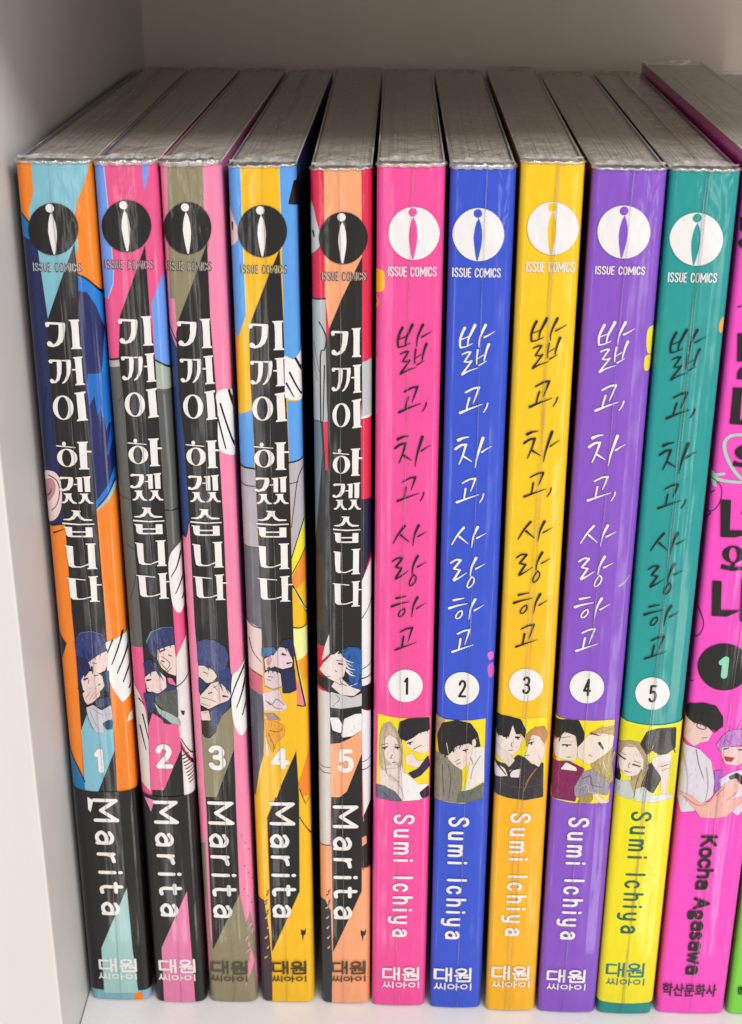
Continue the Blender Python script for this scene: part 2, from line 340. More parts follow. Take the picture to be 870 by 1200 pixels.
def build_part(vol, name, items, parent, base=0.0, side=8.9):
    bm = bmesh.new(); mats = []; idx = {}
    for k, it in enumerate(items):
        col = it[1]; z = it[2] + k * 0.004
        if col not in idx: idx[col] = len(mats); mats.append(print_mat(col))
        mi = idx[col]
        if it[0] == 'P':
            tess(bm, up(it[3]), z, mi)
            if name == 'spine_picture' and col not in PLAIN: sketch(bm, up(it[3]), z, col, idx, mats)
        elif it[0] == 'S': ribbon(bm, up(it[3]), it[4], z, mi)
        elif it[0] == 'R':
            a, b = up(it[3]), up(it[4]); n = len(a)
            A = [bm.verts.new((*p, z)) for p in a]; B = [bm.verts.new((*p, z)) for p in b]
            for i in range(n):
                f = bm.faces.new((A[i], A[(i + 1) % n], B[(i + 1) % n], B[i])); f.material_index = mi
        elif it[0] == 'T':
            V, F = text_tris(it[3], it[6]); s0, t0, s1, t1 = it[4]
            if it[5]: P = [(s0 + (s1 - s0) * y, t1 - (t1 - t0) * x) for x, y in V]
            else: P = [(s0 + (s1 - s0) * x, t0 + (t1 - t0) * y) for x, y in V]
            vs = [bm.verts.new((x, y, z)) for x, y in P]
            for fc in F:
                try: f = bm.faces.new([vs[i] for i in fc]); f.material_index = mi
                except ValueError: pass
        elif it[0] == 'G':
            s0, t0, s1, t1 = it[4]; hw = it[6] / 2
            for gi, (sharp, p) in enumerate(glyphs(it[3])):
                if it[5]: q = [(s0 + hw + (s1 - s0 - 2 * hw) * b, t1 - hw - (t1 - t0 - 2 * hw) * a) for a, b in p]
                else: q = [(s0 + hw + (s1 - s0 - 2 * hw) * a, t0 + hw + (t1 - t0 - 2 * hw) * b) for a, b in p]
                if not sharp: q = catmull(q)
                if sharp and len(q) > 2:
                    for si in range(len(q) - 1): ribbon(bm, q[si:si + 2], [it[6] * 100] * 2, z + gi * 0.03 + si * 0.008, mi)
                else: ribbon(bm, q, [it[6] * 100] * len(q), z + gi * 0.03, mi)
        elif it[0] in ('UA', 'UB'):
            U = it[3]; an = ART['AA'] if it[0] == 'UA' else ART['AB']; sx = U[4] if len(U) > 4 else 1.0
            def g(p):
                kk = (p[1] - an[1]) / (an[3] - an[1])
                return (U[0] + (U[2] - U[0]) * kk + (p[0] - (an[0] + (an[2] - an[0]) * kk)) * sx, U[1] + (U[3] - U[1]) * kk)
            if it[0] == 'UA':
                for p in ART['TA']: tess(bm, [g(q) for q in up(p)], z, mi)
                for a, b in ART['TR']:
                    a = [g(q) for q in up(a)]; b = [g(q) for q in up(b)]; n = len(a)
                    A = [bm.verts.new((*p, z)) for p in a]; B = [bm.verts.new((*p, z)) for p in b]
                    for i in range(n):
                        f = bm.faces.new((A[i], A[(i + 1) % n], B[(i + 1) % n], B[i])); f.material_index = mi
            else:
                for ri, (p, ws) in enumerate(ART['TB']): ribbon(bm, [g(q) for q in up(p)], ws, z + 0.02 * ri, mi)
    def cut(co, no, outer=False):
        bmesh.ops.bisect_plane(bm, geom=bm.verts[:] + bm.edges[:] + bm.faces[:], plane_co=co, plane_no=no, dist=1e-5, clear_outer=outer)
    cut((-side, 0, 0), (-1, 0, 0), True); cut((vol.w + side, 0, 0), (1, 0, 0), True)
    cut((0, 0.02, 0), (0, -1, 0), True); cut((0, vol.h - 0.02, 0), (0, 1, 0), True)
    for c in vol.cuts(side): cut((c, 0, 0), (1, 0, 0))
    for v in bm.verts: v.co = vol.at(v.co.x, v.co.y, 0.02 + base + v.co.z * LAY)
    me = bpy.data.meshes.new(name); bm.to_mesh(me); bm.free()
    # every face looks outward
    flip = []
    me.update()
    bm = bmesh.new(); bm.from_mesh(me)
    for f in bm.faces:
        c = f.calc_center_median(); s_ = c.x / MM
        n = Vector((0, -1, 0)) if 0.2 < s_ < vol.w - 0.2 else Vector((-1 if s_ < vol.w / 2 else 1, -0.3, 0))
        if f.normal.dot(n) < 0: f.normal_flip()
        f.smooth = False
    bm.to_mesh(me); bm.free()
    return link(name, me, parent, mats)

def cover_mesh(vol, th=0.32):
    bm = bmesh.new()
    xs = [-(vol.D - vol.r), -60, -20, 0] + [x for x in vol.cuts(0) if 0.01 < x < vol.w - 0.01] + [vol.w, vol.w + 20, vol.w + 60, vol.w + vol.D - vol.r]
    rows = []
    for x in xs:
        rows.append([bm.verts.new(vol.at(x, t, o)) for t, o in ((0.0, 0), (vol.h - 0.12, 0), (vol.h, -0.1), (vol.h, -th), (0.0, -th))])
    for a, b in zip(rows, rows[1:]):
        for i in range(5):
            f = bm.faces.new((a[i], a[(i + 1) % 5], b[(i + 1) % 5], b[i])); f.material_index = 1 if i in (1, 2) else (2 if b[0].co.x < 1e-5 else 3 if a[0].co.x > (vol.w - .01) * MM else 0)
    bm.faces.new(rows[0]); bm.faces.new(rows[-1][::-1])
    bmesh.ops.recalc_face_normals(bm, faces=bm.faces[:])
    me = bpy.data.meshes.new('cover'); bm.to_mesh(me); bm.free(); vol.splay(me); return me
def pages_mesh(vol, rnd):
    bm = bmesh.new(); n = 30; x0, x1 = 0.42, vol.w - 0.42; z0 = 0.4
    lo = None
    x = x0; e = [x0]
    while x < x1 - 0.5: x += rnd.uniform(0.22, 0.55); e.append(min(x, x1))
    if e[-1] < x1: e.append(x1)
    n = len(e) - 1
    for i in range(n):
        a, b = e[i], e[i + 1] - (0.05 if rnd.random() < 0.35 else 0.0)
        def yf(x):
            u = (x - vol.w / 2) / (vol.w / 2); return 0.75 + vol.r * 0.4 * abs(u) ** 3 * 1.6
        top = vol.h - 0.55 + rnd.uniform(-0.10, 0.07)
        yb = vol.D - rnd.uniform(0.6, 1.6)
        ys = [None, 25, 60, 95, yb]
        prev = None
        for j, y in enumerate(ys):
            wob = rnd.uniform(-0.05, 0.05)
            P = [(a, yf(a) if y is None else y, z0), (b, yf(b) if y is None else y, z0), (b, yf(b) if y is None else y, top + wob), (a, yf(a) if y is None else y, top + wob)]
            vs = [bm.verts.new(Vector(p) * MM) for p in P]
            if prev:
                for k in range(4): bm.faces.new((prev[k], prev[(k + 1) % 4], vs[(k + 1) % 4], vs[k]))
            else: bm.faces.new(vs[::-1])
            prev = vs
        bm.faces.new(prev)
    bmesh.ops.recalc_face_normals(bm, faces=bm.faces[:])
    me = bpy.data.meshes.new('page_block'); bm.to_mesh(me); bm.free(); vol.splay(me); return me
def wrap_mesh(vol, rnd):
    """film drawn over the head of the book: rolled front edge and a loose, crinkled sheet over the pages"""
    bm = bmesh.new(); h, w = vol.h, vol.w
    def wr(x, y, a): return a * (math.sin(x * 1.9 + y * 0.35 + ph[0]) * 0.5 + math.sin(x * 4.1 - y * 0.8 + ph[1]) * 0.3 + math.sin(y * 0.22 + ph[2]) * 0.5)
    ph = [rnd.uniform(0, 6) for _ in range(3)]
    # rolled edge
    nx = 26; q_ = rnd.uniform(0.45, 1.15); tilt = rnd.uniform(-0.02, 0.03)
    prof = [(0.26, h - 0.5 * q_), (0.34, h - 0.26 * q_), (0.34, h + 0.02), (0.24, h + 0.24 * q_), (-0.05, h + 0.42 * q_), (-0.7, h + 0.5 * q_)]
    grid = []
    for i in range(nx + 1):
        x = w * i / nx; x = min(max(x, 0.02), w - 0.02); row = []
        k = 1 + 0.25 * math.sin(x * 2.3 + ph[1])
        for o, z in prof:
            p, n = vol.prof(x); q = p + n * (o * (k if o > 0 else 1))
            row.append(bm.verts.new((q.x * MM, q.y * MM, (z + tilt * (x - w / 2) + 0.09 * math.sin(x * 3.1 + ph[0]) + 0.05 * math.sin(x * 7.3 + ph[1])) * MM)))
        grid.append(row)
    # loose sheet back over the pages, sagging to the block behind the fold
    ys = [1.5, 2.2, 3.2, 4.4, 6, 9, 13, 18, 26, 36, 50, 66, 84, 104, vol.D - 1, vol.D + 0.4]
    for i, row in enumerate(grid):
        x = w * i / nx; x = min(max(x, 0.02), w - 0.02); u = (x - w / 2) / (w / 2)
        for y in ys:
            yy = max(y, row[-1].co.y / MM + 0.05)
            row.append(bm.verts.new((x * MM, yy * MM, (h + 0.30 + wr(x, yy, 0.10) - 0.3 * abs(u) ** 6) * MM)))
        row.append(bm.verts.new((x * MM, (vol.D + 0.6) * MM, (h - 30) * MM)))
    for a, b in zip(grid, grid[1:]):
        for j in range(len(a) - 1): f = bm.faces.new((a[j], b[j], b[j + 1], a[j + 1])); f.smooth = True; f.material_index = 1 if j < 5 else 0
    bmesh.ops.recalc_face_normals(bm, faces=bm.faces[:])
    me = bpy.data.meshes.new('plastic_wrap'); bm.to_mesh(me); bm.free(); vol.splay(me); return me
def fold_mesh(vol, rnd, depth):
    """the gathered, milky lens of film just behind the top edge of the spine"""
    bm = bmesh.new(); h, w = vol.h, vol.w; nx, ny = 24, 6; g = []
    sk = rnd.uniform(-0.25, 0.25)
    for i in range(nx + 1):
        x = 0.25 + (w - 0.5) * i / nx; u = (x - w / 2) / (w / 2) - sk * 0.3
        dep = max(0.4, 1.7 * depth * (1 - abs(u) ** 2.4)); y0 = vol.prof(x)[0].y + 0.25; row = []
        for j in range(ny + 1):
            v = j / ny
            row.append(bm.verts.new((x * MM, (y0 + dep * v) * MM, (h + 0.56 + 0.35 * math.sin(v * math.pi) * (0.6 + 0.4 * math.sin(x * 2.7)) + rnd.uniform(-0.05, 0.05) - 0.1 * v) * MM)))
        g.append(row)
    for a, b in zip(g, g[1:]):
        for j in range(ny): f = bm.faces.new((a[j], b[j], b[j + 1], a[j + 1])); f.smooth = True
    me = bpy.data.meshes.new('wrap_fold'); bm.to_mesh(me); bm.free(); vol.splay(me); return me
def top_seam_mesh(vol, rnd):
    bm = bmesh.new(); prev = None
    for i in range(26):
        y = 1.2 + (vol.D - 4) * (i / 25) ** 1.4; x = vol.w * 0.45 + 0.25 * math.sin(y * 0.11)
        vs = [bm.verts.new((x2 * MM, y * MM, z2 * MM)) for x2, z2 in ((x - .22, vol.h + .3), (x, vol.h + .72), (x + .22, vol.h + .3))]
        if prev:
            for k in range(2): bm.faces.new((prev[k], prev[k + 1], vs[k + 1], vs[k]))
        prev = vs
    me = bpy.data.meshes.new('top_seam'); bm.to_mesh(me); bm.free(); vol.splay(me); return me
def seam_mesh(vol, rnd, path, width=0.2, height=0.22):
    """thin welded ridge of the film running down the spine"""
    bm = bmesh.new(); prev = None; n = 90; ph = rnd.uniform(0, 6)
    for i in range(n + 1):
        t = 0.4 + (vol.h - 0.2) * i / n; k = t / vol.h
        s = path[0] + (path[1] - path[0]) * k + path[2] * math.sin(k * math.pi) + 0.10 * math.sin(t * 0.09 + ph) + 0.04 * math.sin(t * 0.41)
        wd = width * (0.8 + 0.3 * math.sin(t * 0.3 + ph)); lean = 0.35 * wd
        vs = [bm.verts.new(vol.at(s - wd / 2, t, 0.44)), bm.verts.new(vol.at(s + lean, t, 0.44 + height * (0.8 + 0.3 * math.sin(t * 0.23)))), bm.verts.new(vol.at(s + wd / 2, t, 0.44))]
        if prev:
            for k2 in range(2): bm.faces.new((prev[k2], prev[k2 + 1], vs[k2 + 1], vs[k2]))
        prev = vs
    me = bpy.data.meshes.new('wrap_seam'); bm.to_mesh(me); bm.free(); return me

ART = {0:{'spine_art':[('P','f48a34',1,[-160,0,1509,0,1509,18900,-160,18900]),
('P','84bfd0',2,[302,18877,294,18618,287,18282,166,17903,209,17752,280,17253,328,15908,666,16314,1017,17340,989,17876,1059,18141,1170,18368,1265,18630,1321,18889]),
('P','31355c',3,[-42,17920,32,17902,161,17636,280,17253,359,15908,340,14250,356,11920,330,11851,11,11786,-198,11782,-41,14498]),
('P','2f7ec0',4,[-80,17919,-64,17940,-38,17944,-7,17934,25,17909,65,17867,111,17806,154,17739,183,17675,197,17610,200,17541,192,17481,174,17445,139,17440,89,17458,37,17488,-3,17519,-28,17550,-44,17585,-56,17625,-65,17672,-75,17733,-83,17806,-86,17874]),
('S','2a2430',5,[-23,17920,-8,17913,14,17903,40,17888,67,17864,100,17826,137,17776,172,17728,197,17694],[26,26,26,26,26,26,26,26,26]),
('S','20244a',5,[22,16305,218,16546],[22,9]),
('S','262b50',5,[215,14671,190,14545,155,14364,118,14156,93,13948,81,13721,78,13470,79,13239,79,13079],[35,33,31,28,26,24,22,20,18]),
('S','262b50',5,[369,14840,348,14709,318,14520,288,14301,265,14079,254,13833,250,13557,248,13303,247,13125],[22,21,20,19,18,16,15,14,13]),
('P','ecd3cf',5,[1,12879,40,12952,92,12975,146,12969,192,12957,229,12940,262,12908,290,12865,312,12818,327,12766,335,12708,338,12643,338,12573,334,12493,326,12405,314,12316,298,12236,279,12167,255,12103,228,12047,196,11999,154,11956,106,11918,58,11893,20,11891,-7,11906,-27,11936,-40,11995,-46,12094,-45,12267,-39,12496,-24,12720]),
('P','c48e96',6,[8,12724,36,12765,74,12795,114,12812,147,12815,173,12801,194,12771,210,12732,220,12692,221,12649,216,12601,205,12552,188,12504,160,12451,124,12394,87,12347,57,12322,34,12325,15,12348,0,12386,-9,12433,-13,12498,-13,12580,-7,12661]),
('S','2a2430',7,[104,12880,133,12864,175,12840,218,12810,251,12772,271,12726,284,12671,291,12612,290,12550,281,12483,264,12410,242,12339,219,12280,190,12233,157,12194,125,12164,104,12142],[22,21,21,20,20,19,19,18,18,17,16,16,15,15,14,14,13]),
('S','2a2430',7,[33,12434,49,12450,73,12474,97,12500,115,12525,124,12549,128,12575,129,12598,131,12614],[22,20,19,17,15,14,12,10,9]),
('S','2a2430',7,[22,11809,51,11817,93,11827,140,11839,183,11849,225,11857,267,11864,305,11870,331,11874],[31,31,31,31,31,31,31,31,31]),
('S','2a2430',7,[106,11664,300,11746],[35,13]),
('P','1c7fd6',3,[932,16832,1051,16775,1234,16620,1410,16364,1586,16087,1628,15520,1644,14525,1496,13147,1373,12836,1205,12477,955,12158,885,12337,1075,15512,920,16318]),
('P','2f3568',4,[923,16516,1107,16479,1246,16242,1352,15801,1284,15104,1163,14517,1214,14094,1407,13840,1385,13145,1241,12701,977,12339,918,12784,947,14303,926,15098]),
('S','2a2430',6,[932,16832,974,16810,1036,16778,1103,16740,1162,16698,1211,16650,1257,16596,1300,16540,1340,16482,1381,16419,1421,16351,1456,16289,1480,16246],[35,35,35,35,35,35,35,35,35,35,35,35,35]),
('S','2a2430',6,[1507,13322,1482,13232,1446,13102,1405,12960,1365,12836,1328,12736,1291,12644,1251,12559,1205,12477,1145,12394,1076,12313,1011,12243,966,12194],[22,22,22,22,22,22,22,22,22,22,22,22,22]),
('P','2670c4',6,[1013,14934,972,14641,995,14303,1102,14495,1133,14093,1221,14307,1266,13795,1389,14182,1502,14438,1559,14942]),
('S','1c5fc0',6,[1436,14522,1430,14435,1423,14310,1411,14164,1394,14012,1364,13836,1326,13634,1288,13448,1262,13318],[131,119,107,95,83,71,59,47,35]),
('S','1f6cc8',7,[1090,14893,1106,14559],[44,13]),
('S','8fc6da',5,[1344,12703,1324,12649,1296,12571,1262,12486,1221,12410,1167,12342,1102,12275,1041,12217,998,12177],[61,59,56,53,50,48,45,42,39]),
('S','202650',6,[992,16239,1019,16188,1058,16117,1098,16027,1125,15919,1133,15773,1131,15595,1124,15425,1120,15308],[22,20,19,17,15,14,12,10,9]),
('P','241f1e',8,[951,17377,659,16710,343,15948,304,15254,306,14079,325,13083,344,11874,324,9906,335,8929,305,7170,267,5865,294,5613,961,5630,962,5882,981,7082,972,8277,988,9920,986,10493,976,12158,961,13661,928,15387,921,16077,969,16715,950,17373]),
('P','84bfd0',9,[305,7170,477,7622,988,7599,969,6680,554,5656,275,5649,276,5865]),
('P','1f78ac',9,[-83,6778,10,6710,282,5865,284,5685,-186,5674]),
('S','2a2430',10,[-11,6744,15,6670,53,6563,95,6441,136,6325,178,6206,222,6078,262,5963,289,5883],[29,28,28,27,26,26,25,24,23]),
('P','3a3134',9,[-28,9446,27,9415,161,9215,31,8824,-45,8888]),
('P','f2efee',11,[928,9221,950,9248,986,9267,1032,9284,1084,9306,1144,9337,1213,9371,1284,9407,1351,9442,1420,9509,1490,9597,1550,9642,1589,9577,1600,9334,1590,8962,1568,8575,1541,8290,1509,8153,1468,8099,1424,8081,1381,8050,1340,7994,1298,7939,1258,7894,1223,7870,1198,7872,1178,7894,1160,7930,1136,7977,1104,8037,1066,8111,1030,8193,1001,8278,980,8364,963,8455,952,8549,947,8644,952,8747,966,8855,980,8957,985,9042,973,9104,950,9151,930,9188]),
('S','2a2430',12,[1098,9307,961,8976],[38,23]),
('S','2a2430',12,[1298,9506,1282,9443,1260,9351,1233,9247,1203,9145,1165,9038,1119,8920,1076,8814,1046,8739],[38,36,34,32,31,29,27,25,23]),
('S','2a2430',12,[1438,9687,1424,9578,1403,9420,1376,9244,1343,9083,1297,8930,1241,8775,1187,8638,1149,8542],[38,36,34,32,31,29,27,25,23]),
('S','2a2430',12,[1495,9445,1481,9338,1461,9183,1436,9010,1407,8853,1368,8706,1322,8557,1277,8425,1247,8333],[38,36,34,32,31,29,27,25,23]),
('S','2a2430',12,[1527,9021,1512,8929,1490,8795,1465,8650,1439,8522,1410,8411,1378,8305,1349,8214,1329,8150],[38,36,34,32,31,29,27,25,23]),
('P','e8dccf',11,[1251,7382,1306,7555,1415,7643,1393,7385]),
('P','7fb4c6',4,[-160,0,1509,0,1509,300,-160,300]),
('P','f48a34',5,[971,209,1174,215,1180,-196,975,-202]),
('P','9db4cc',5,[1174,215,1640,229,1618,-182,1180,-196])],'spine_picture':[('P','3a3f78',13,[341,9273,452,9441,477,9459,679,9497,709,9495,877,9438,896,9417,951,9222,953,9188,923,9025,905,9001,785,8946,756,8929,540,8778,511,8770,355,8795,339,8815,332,9240]),
('P','5e88a8',12,[322,9256,448,9461,473,9479,681,9517,711,9515,884,9454,903,9433,964,9238,954,9225,722,9263,691,9265,329,9242]),
('P','ecd3cf',14,[632,8846,788,8962,816,8981,967,9067,982,9057,979,8829,972,8794,913,8627,892,8602,786,8548,758,8548,673,8597,648,8616,535,8724,536,8748,606,8823]),
('P','2f3056',15,[351,8927,521,8903,542,8885,603,8719,598,8689,491,8548,472,8517,399,8348,383,8315,331,8212,324,8213,333,8513,334,8549,335,8911]),
('P','ecd3cf',16,[403,8381,489,8552,513,8571,673,8602,700,8595,827,8486,841,8458,865,8259,856,8227,782,8135,755,8117,578,8070,548,8072,435,8124,419,8148,396,8347]),
('P','2f3056',17,[455,8609,594,8694,603,8686,575,8587,559,8555,483,8448,469,8451,444,8583]),
('P','e9cdc8',18,[414,8074,498,8154,527,8171,615,8197,646,8199,745,8175,760,8153,764,8038,751,8007,619,7876,591,7855,498,7801,475,7807,435,7879,424,7911,403,8044]),
('P','2c4668',15,[654,7904,923,8001,940,7988,953,7821,939,7799,701,7733,680,7746,643,7881]),
('P','2c5068',14,[845,8549,965,8605,979,8594,959,8093,945,8082,859,8132,845,8158,830,8524]),
('P','c3c2cc',17,[464,7731,586,7788,614,7785,756,7672,783,7672,955,7793,971,7785,988,7549,982,7513,935,7409,912,7384,790,7326,776,7301,788,7130,774,7115,630,7140,606,7158,491,7366,481,7400,451,7705]),
('P','24506e',18,[777,7363,886,7433,916,7439,961,7430,976,7409,964,7239,947,7217,856,7202,832,7215,770,7338]),
('S','2a2430',19,[470,8400,524,8418],[35,23]),
('S','2a2430',19,[680,8488,754,8507],[15,9]),
('S','9a6a60',19,[467,7962,581,8117],[12,6]),
('S','9a6a60',19,[536,7913,652,8095],[12,6]),
('S','9a6a60',19,[611,7931,724,8083],[12,6]),
('S','2a2430',19,[308,8195,330,8150,361,8086,394,8010,420,7927,436,7833,446,7726,456,7617,469,7519,491,7427,518,7339,542,7264,560,7211],[12,11,11,11,11,10,10,10,10,9,9,9,9]),
('S','8c8c9c',19,[530,7623,543,7579,560,7516,581,7447,602,7384,625,7326,651,7267,674,7215,691,7179],[12,11,11,11,10,10,9,9,9]),
('S','8c8c9c',19,[594,7693,630,7665,681,7624,738,7584,791,7560,841,7559,893,7571,939,7588,970,7599],[12,11,11,11,10,10,9,9,9]),
('S','a07068',19,[738,8272,784,8300],[12,9]),
('S','221c22',22,[463,8393,536,8428],[44,26]),
('S','221c22',22,[686,8485,757,8507],[18,11]),
('S','221c22',22,[673,8788,744,8773],[18,11]),
('S','221c22',22,[563,8395,544,8301],[12,7]),
('S','221c22',22,[752,8272,789,8293],[15,9]),
('S','2f3365',20,[476,9064,557,8719],[50,6]),
('S','2f3365',20,[575,9033,628,8770],[50,6]),
('S','2f3365',20,[693,9069,730,8855],[50,6]),
('S','2f3365',20,[827,9137,834,8940],[50,6]),
('S','2f3365',20,[921,9238,979,9025],[50,6]),
('S','2f3365',20,[451,8617,384,8348],[50,6]),
('S','2f3365',20,[523,8652,467,8440],[50,6]),
('S','2f3365',20,[636,8687,653,8521],[50,6]),
('S','2f3365',20,[363,8532,331,8263],[50,6])],'title':[('UA','efecea',20,[9.334,159.809,9.092,101.867,1.0])],'publisher_emblem':[('P','241f1e',16,[1043,17640,1030,17559,1003,17479,964,17405,914,17337,853,17278,785,17230,710,17194,632,17171,553,17163,474,17169,399,17190,331,17224,270,17270,219,17328,180,17394,153,17468,140,17547,140,17629,154,17710,182,17788,221,17862,272,17929,333,17987,401,18034,475,18069,552,18090,630,18098,707,18092,781,18072,849,18039,910,17994,960,17938,1000,17872,1028,17799,1042,17721]),
('P','efecea',18,[641,18006,635,18035,619,18060,594,18076,565,18082,535,18076,510,18060,494,18035,488,18006,494,17976,510,17951,535,17935,565,17929,594,17935,619,17951,635,17976]),
('P','efecea',18,[578,17931,619,17843,646,17727,655,17588,646,17449,619,17309,592,17179,565,17179,538,17309,515,17449,501,17588,515,17727,542,17843])],'imprint_name':[('G','d8e2e6',16,'ISSUE COMICS',[1.55,168.59,10.44,170.24],0,0.27),
('G','241f1e',18,'ISSUE COMICS',[1.55,168.59,10.44,170.24],0,0.15)],'volume_number':[('G','efecea',22,'1',[5.31,61.37,7.2,67.43],0,1.15)],'paper_band':[('P','241f1e',20,[-900,5739,0,5739,112,5712,225,5689,337,5672,450,5659,562,5652,674,5649,787,5652,899,5659,1012,5672,1124,5689,1237,5712,1349,5739,2249,5739,2249,300,1349,300,1237,289,1124,280,1012,273,899,268,787,265,674,264,562,265,450,268,337,273,225,280,112,289,0,300,-900,300]),
('P','a5cdca',21,[1008,3147,1031,1491,1087,212,312,189,331,1471]),
('P','efecea',21,[313,5520,432,5432,355,5129,307,5213])],'author_name':[('G','efecea',23,'Marita',[4.07,24.08,9.62,54.86],1,0.85)],'publisher_name':[('G','efecea',24,'@',[2.39,8.1,10.98,11.97],0,0.52),
('G','efecea',25,'#',[2.17,5.84,10.79,7.81],0,0.3)]},1:{'spine_art':[('P','e85e92',1,[-160,0,1270,0,1270,18900,-160,18900]),
('P','6f9ff0',2,[-56,18889,179,18890,199,18147,217,16881,200,16637,87,16367,-60,16366]),
('S','b9c6f2',3,[183,18853,206,18147,225,16881,200,16637,87,16367],[18,18,18,18,18]),
('P','6f9ff0',2,[876,18892,988,18893,951,18598,877,18318,855,18560]),
('P','6f9ff0',2,[1090,16806,1364,16886,1295,14869,1162,14972,880,15218,874,16291]),
('P','a9b5a8',3,[871,15206,1031,15116,1294,14848,1320,14597,845,14649]),
('P','5d615d',3,[846,14657,1282,14618,1312,13682,1256,10991,894,10518,883,13245]),
('S','7a7e7a',5,[998,14532,1022,12807,1009,11452],[44,40,35]),
('S','2a2430',6,[872,15218,899,15202,937,15180,983,15151,1031,15116,1089,15067,1154,15007,1215,14949,1257,14910],[31,31,31,31,31,31,31,31,31]),
('S','2a2430',6,[823,12202,868,12196,933,12186,1004,12177,1069,12173,1128,12176,1188,12185,1240,12195,1277,12201],[26,26,26,26,26,26,26,26,26]),
('P','63645f',3,[-32,15171,70,15213,218,15243,303,14274,326,9555,302,9164,-173,9159,-88,14943]),
('P','b8bab4',5,[-12,15171,208,15214,215,15090,-1,15047]),
('S','2a2430',6,[-51,15184,218,15243],[31,31]),
('S','45463f',6,[151,14400,331,14696],[18,13]),
('S','45463f',6,[-3,12488,217,12409],[22,13]),
('S','45463f',6,[111,11445,269,11308],[18,13]),
('S','45463f',6,[236,10795,92,10226],[18,13]),
('P','241f1e',8,[824,17350,587,16765,286,16048,212,15276,251,14104,238,13022,248,11308,265,9941,264,8569,259,7315,247,5911,241,5551,920,5559,924,5919,927,6732,924,7631,923,8973,919,9947,897,11313,883,12539,873,14108,878,15197,834,16091,828,17350]),
('P','efeaea',9,[910,11174,958,11285,1027,11376,1098,11442,1156,11477,1198,11484,1232,11464,1258,11411,1273,11316,1275,11155,1267,10937,1251,10710,1233,10521,1210,10382,1182,10267,1152,10172,1126,10092,1103,10027,1083,9979,1063,9949,1041,9938,1014,9948,985,9978,957,10026,934,10091,918,10173,907,10273,899,10389,894,10518,889,10675,884,10855,888,11030]),
('S','2a2430',10,[1155,11454,1136,11365,1108,11237,1077,11101,1046,10989,1015,10909,981,10843,950,10791,928,10754],[31,29,28,26,24,23,21,19,18]),
('S','2a2430',10,[1203,11177,1188,11090,1167,10964,1142,10828,1116,10709,1084,10609,1049,10514,1015,10434,992,10377],[31,29,28,26,24,23,21,19,18]),
('S','2a2430',10,[1213,10804,1200,10732,1181,10627,1161,10516,1143,10426,1127,10361,1112,10307,1100,10265,1091,10235],[31,29,28,26,24,23,21,19,18]),
('P','e6dedd',9,[1450,9759,1214,9595,927,8940,880,7631,910,6976,1219,6136,1339,6137]),
('S','2a2430',10,[908,8258,940,8285,987,8322,1038,8370,1083,8427,1122,8503,1159,8596,1192,8684,1214,8744],[26,25,24,22,21,19,18,16,15]),
('P','2a2430',10,[948,7693,1029,7667,1008,7557,972,7591]),
('P','d9d0cc',9,[15,8299,118,8098,224,7692,250,7315,210,5695,37,5908,13,6932]),
('S','2a2430',10,[109,7963,203,7828],[32,18]),
('S','2a2430',10,[159,7589,248,6986],[32,18]),
('S','2a2430',10,[91,7314,178,6717],[32,18]),
('P','e86a98',9,[366,7625,257,7281,224,5731,493,5734,906,6732,919,7357,634,7423]),
('S','2a2430',11,[921,7011,1120,6559,1279,6137],[21,18,15]),
('S','2a2430',11,[912,6837,1085,6453,1211,5958],[21,18,15]),
('P','e6dedd',10,[927,6732,1216,6065,1192,5562,920,5559]),
('S','2a2430',11,[932,6592,1041,6646],[29,26]),
('S','2a2430',11,[945,6508,1055,6562],[29,26]),
('S','2a2430',11,[959,6423,1069,6478],[29,26]),
('S','2a2430',11,[972,6339,1082,6393],[29,26]),
('S','2a2430',11,[986,6254,1096,6308],[29,26]),
('S','2a2430',11,[999,6169,1110,6224],[29,26]),
('S','2a2430',11,[1013,6084,1123,6138],[29,26]),
('S','2a2430',11,[1027,5998,1137,6053],[29,26]),
('S','2a2430',11,[1040,5913,1151,5968],[29,26])],'spine_picture':[('P','5e88a8',12,[340,9311,432,9514,454,9536,659,9629,689,9636,893,9638,900,9622,748,9314,727,9289,455,9109,433,9114,341,9280]),
('P','3a3f70',13,[368,9295,459,9491,481,9514,687,9610,717,9617,903,9624,918,9607,910,9269,895,9244,748,9175,717,9165,574,9136,554,9116,508,8953,492,8946,406,9023,392,9050,363,9261]),
('P','ecd3cf',14,[573,9123,719,9178,749,9188,894,9230,910,9217,923,8891,923,8856,905,8527,890,8515,771,8567,745,8585,631,8694,614,8721,551,8887,546,8921,556,9099]),
('P','33365c',15,[263,8812,359,8897,385,8900,498,8828,516,8803,566,8622,556,8599,422,8543,392,8537,307,8536,288,8553,253,8784]),
('P','ecd3cf',16,[271,8480,398,8592,427,8607,543,8635,568,8626,683,8486,694,8455,695,8257,681,8228,540,8113,511,8105,312,8147,294,8168,260,8451]),
('P','ec6f9e',15,[738,8471,808,8460,830,8442,894,8290,886,8280,758,8334,741,8357,725,8456]),
('P','39426a',15,[221,8099,394,8101,416,8118,474,8286,496,8306,728,8338,757,8332,894,8249,903,8223,881,8124,861,8100,563,7974,539,7952,361,7641,337,7631,280,7653,263,7676,208,8081]),
('P','5d605c',16,[447,8010,602,8127,632,8141,896,8204,911,8189,899,7547,884,7536,661,7655,636,7674,493,7819,476,7848,438,7983]),
('P','a9bdb4',17,[422,7885,524,7743,548,7722,719,7636,746,7620,904,7504,919,7476,935,7341,922,7328,764,7384,738,7401,510,7616,493,7644,418,7881]),
('P','33365c',14,[486,7654,686,7567,704,7543,744,7373,732,7359,618,7384,595,7404,479,7645]),
('S','2a2430',19,[318,8402,371,8420],[35,24]),
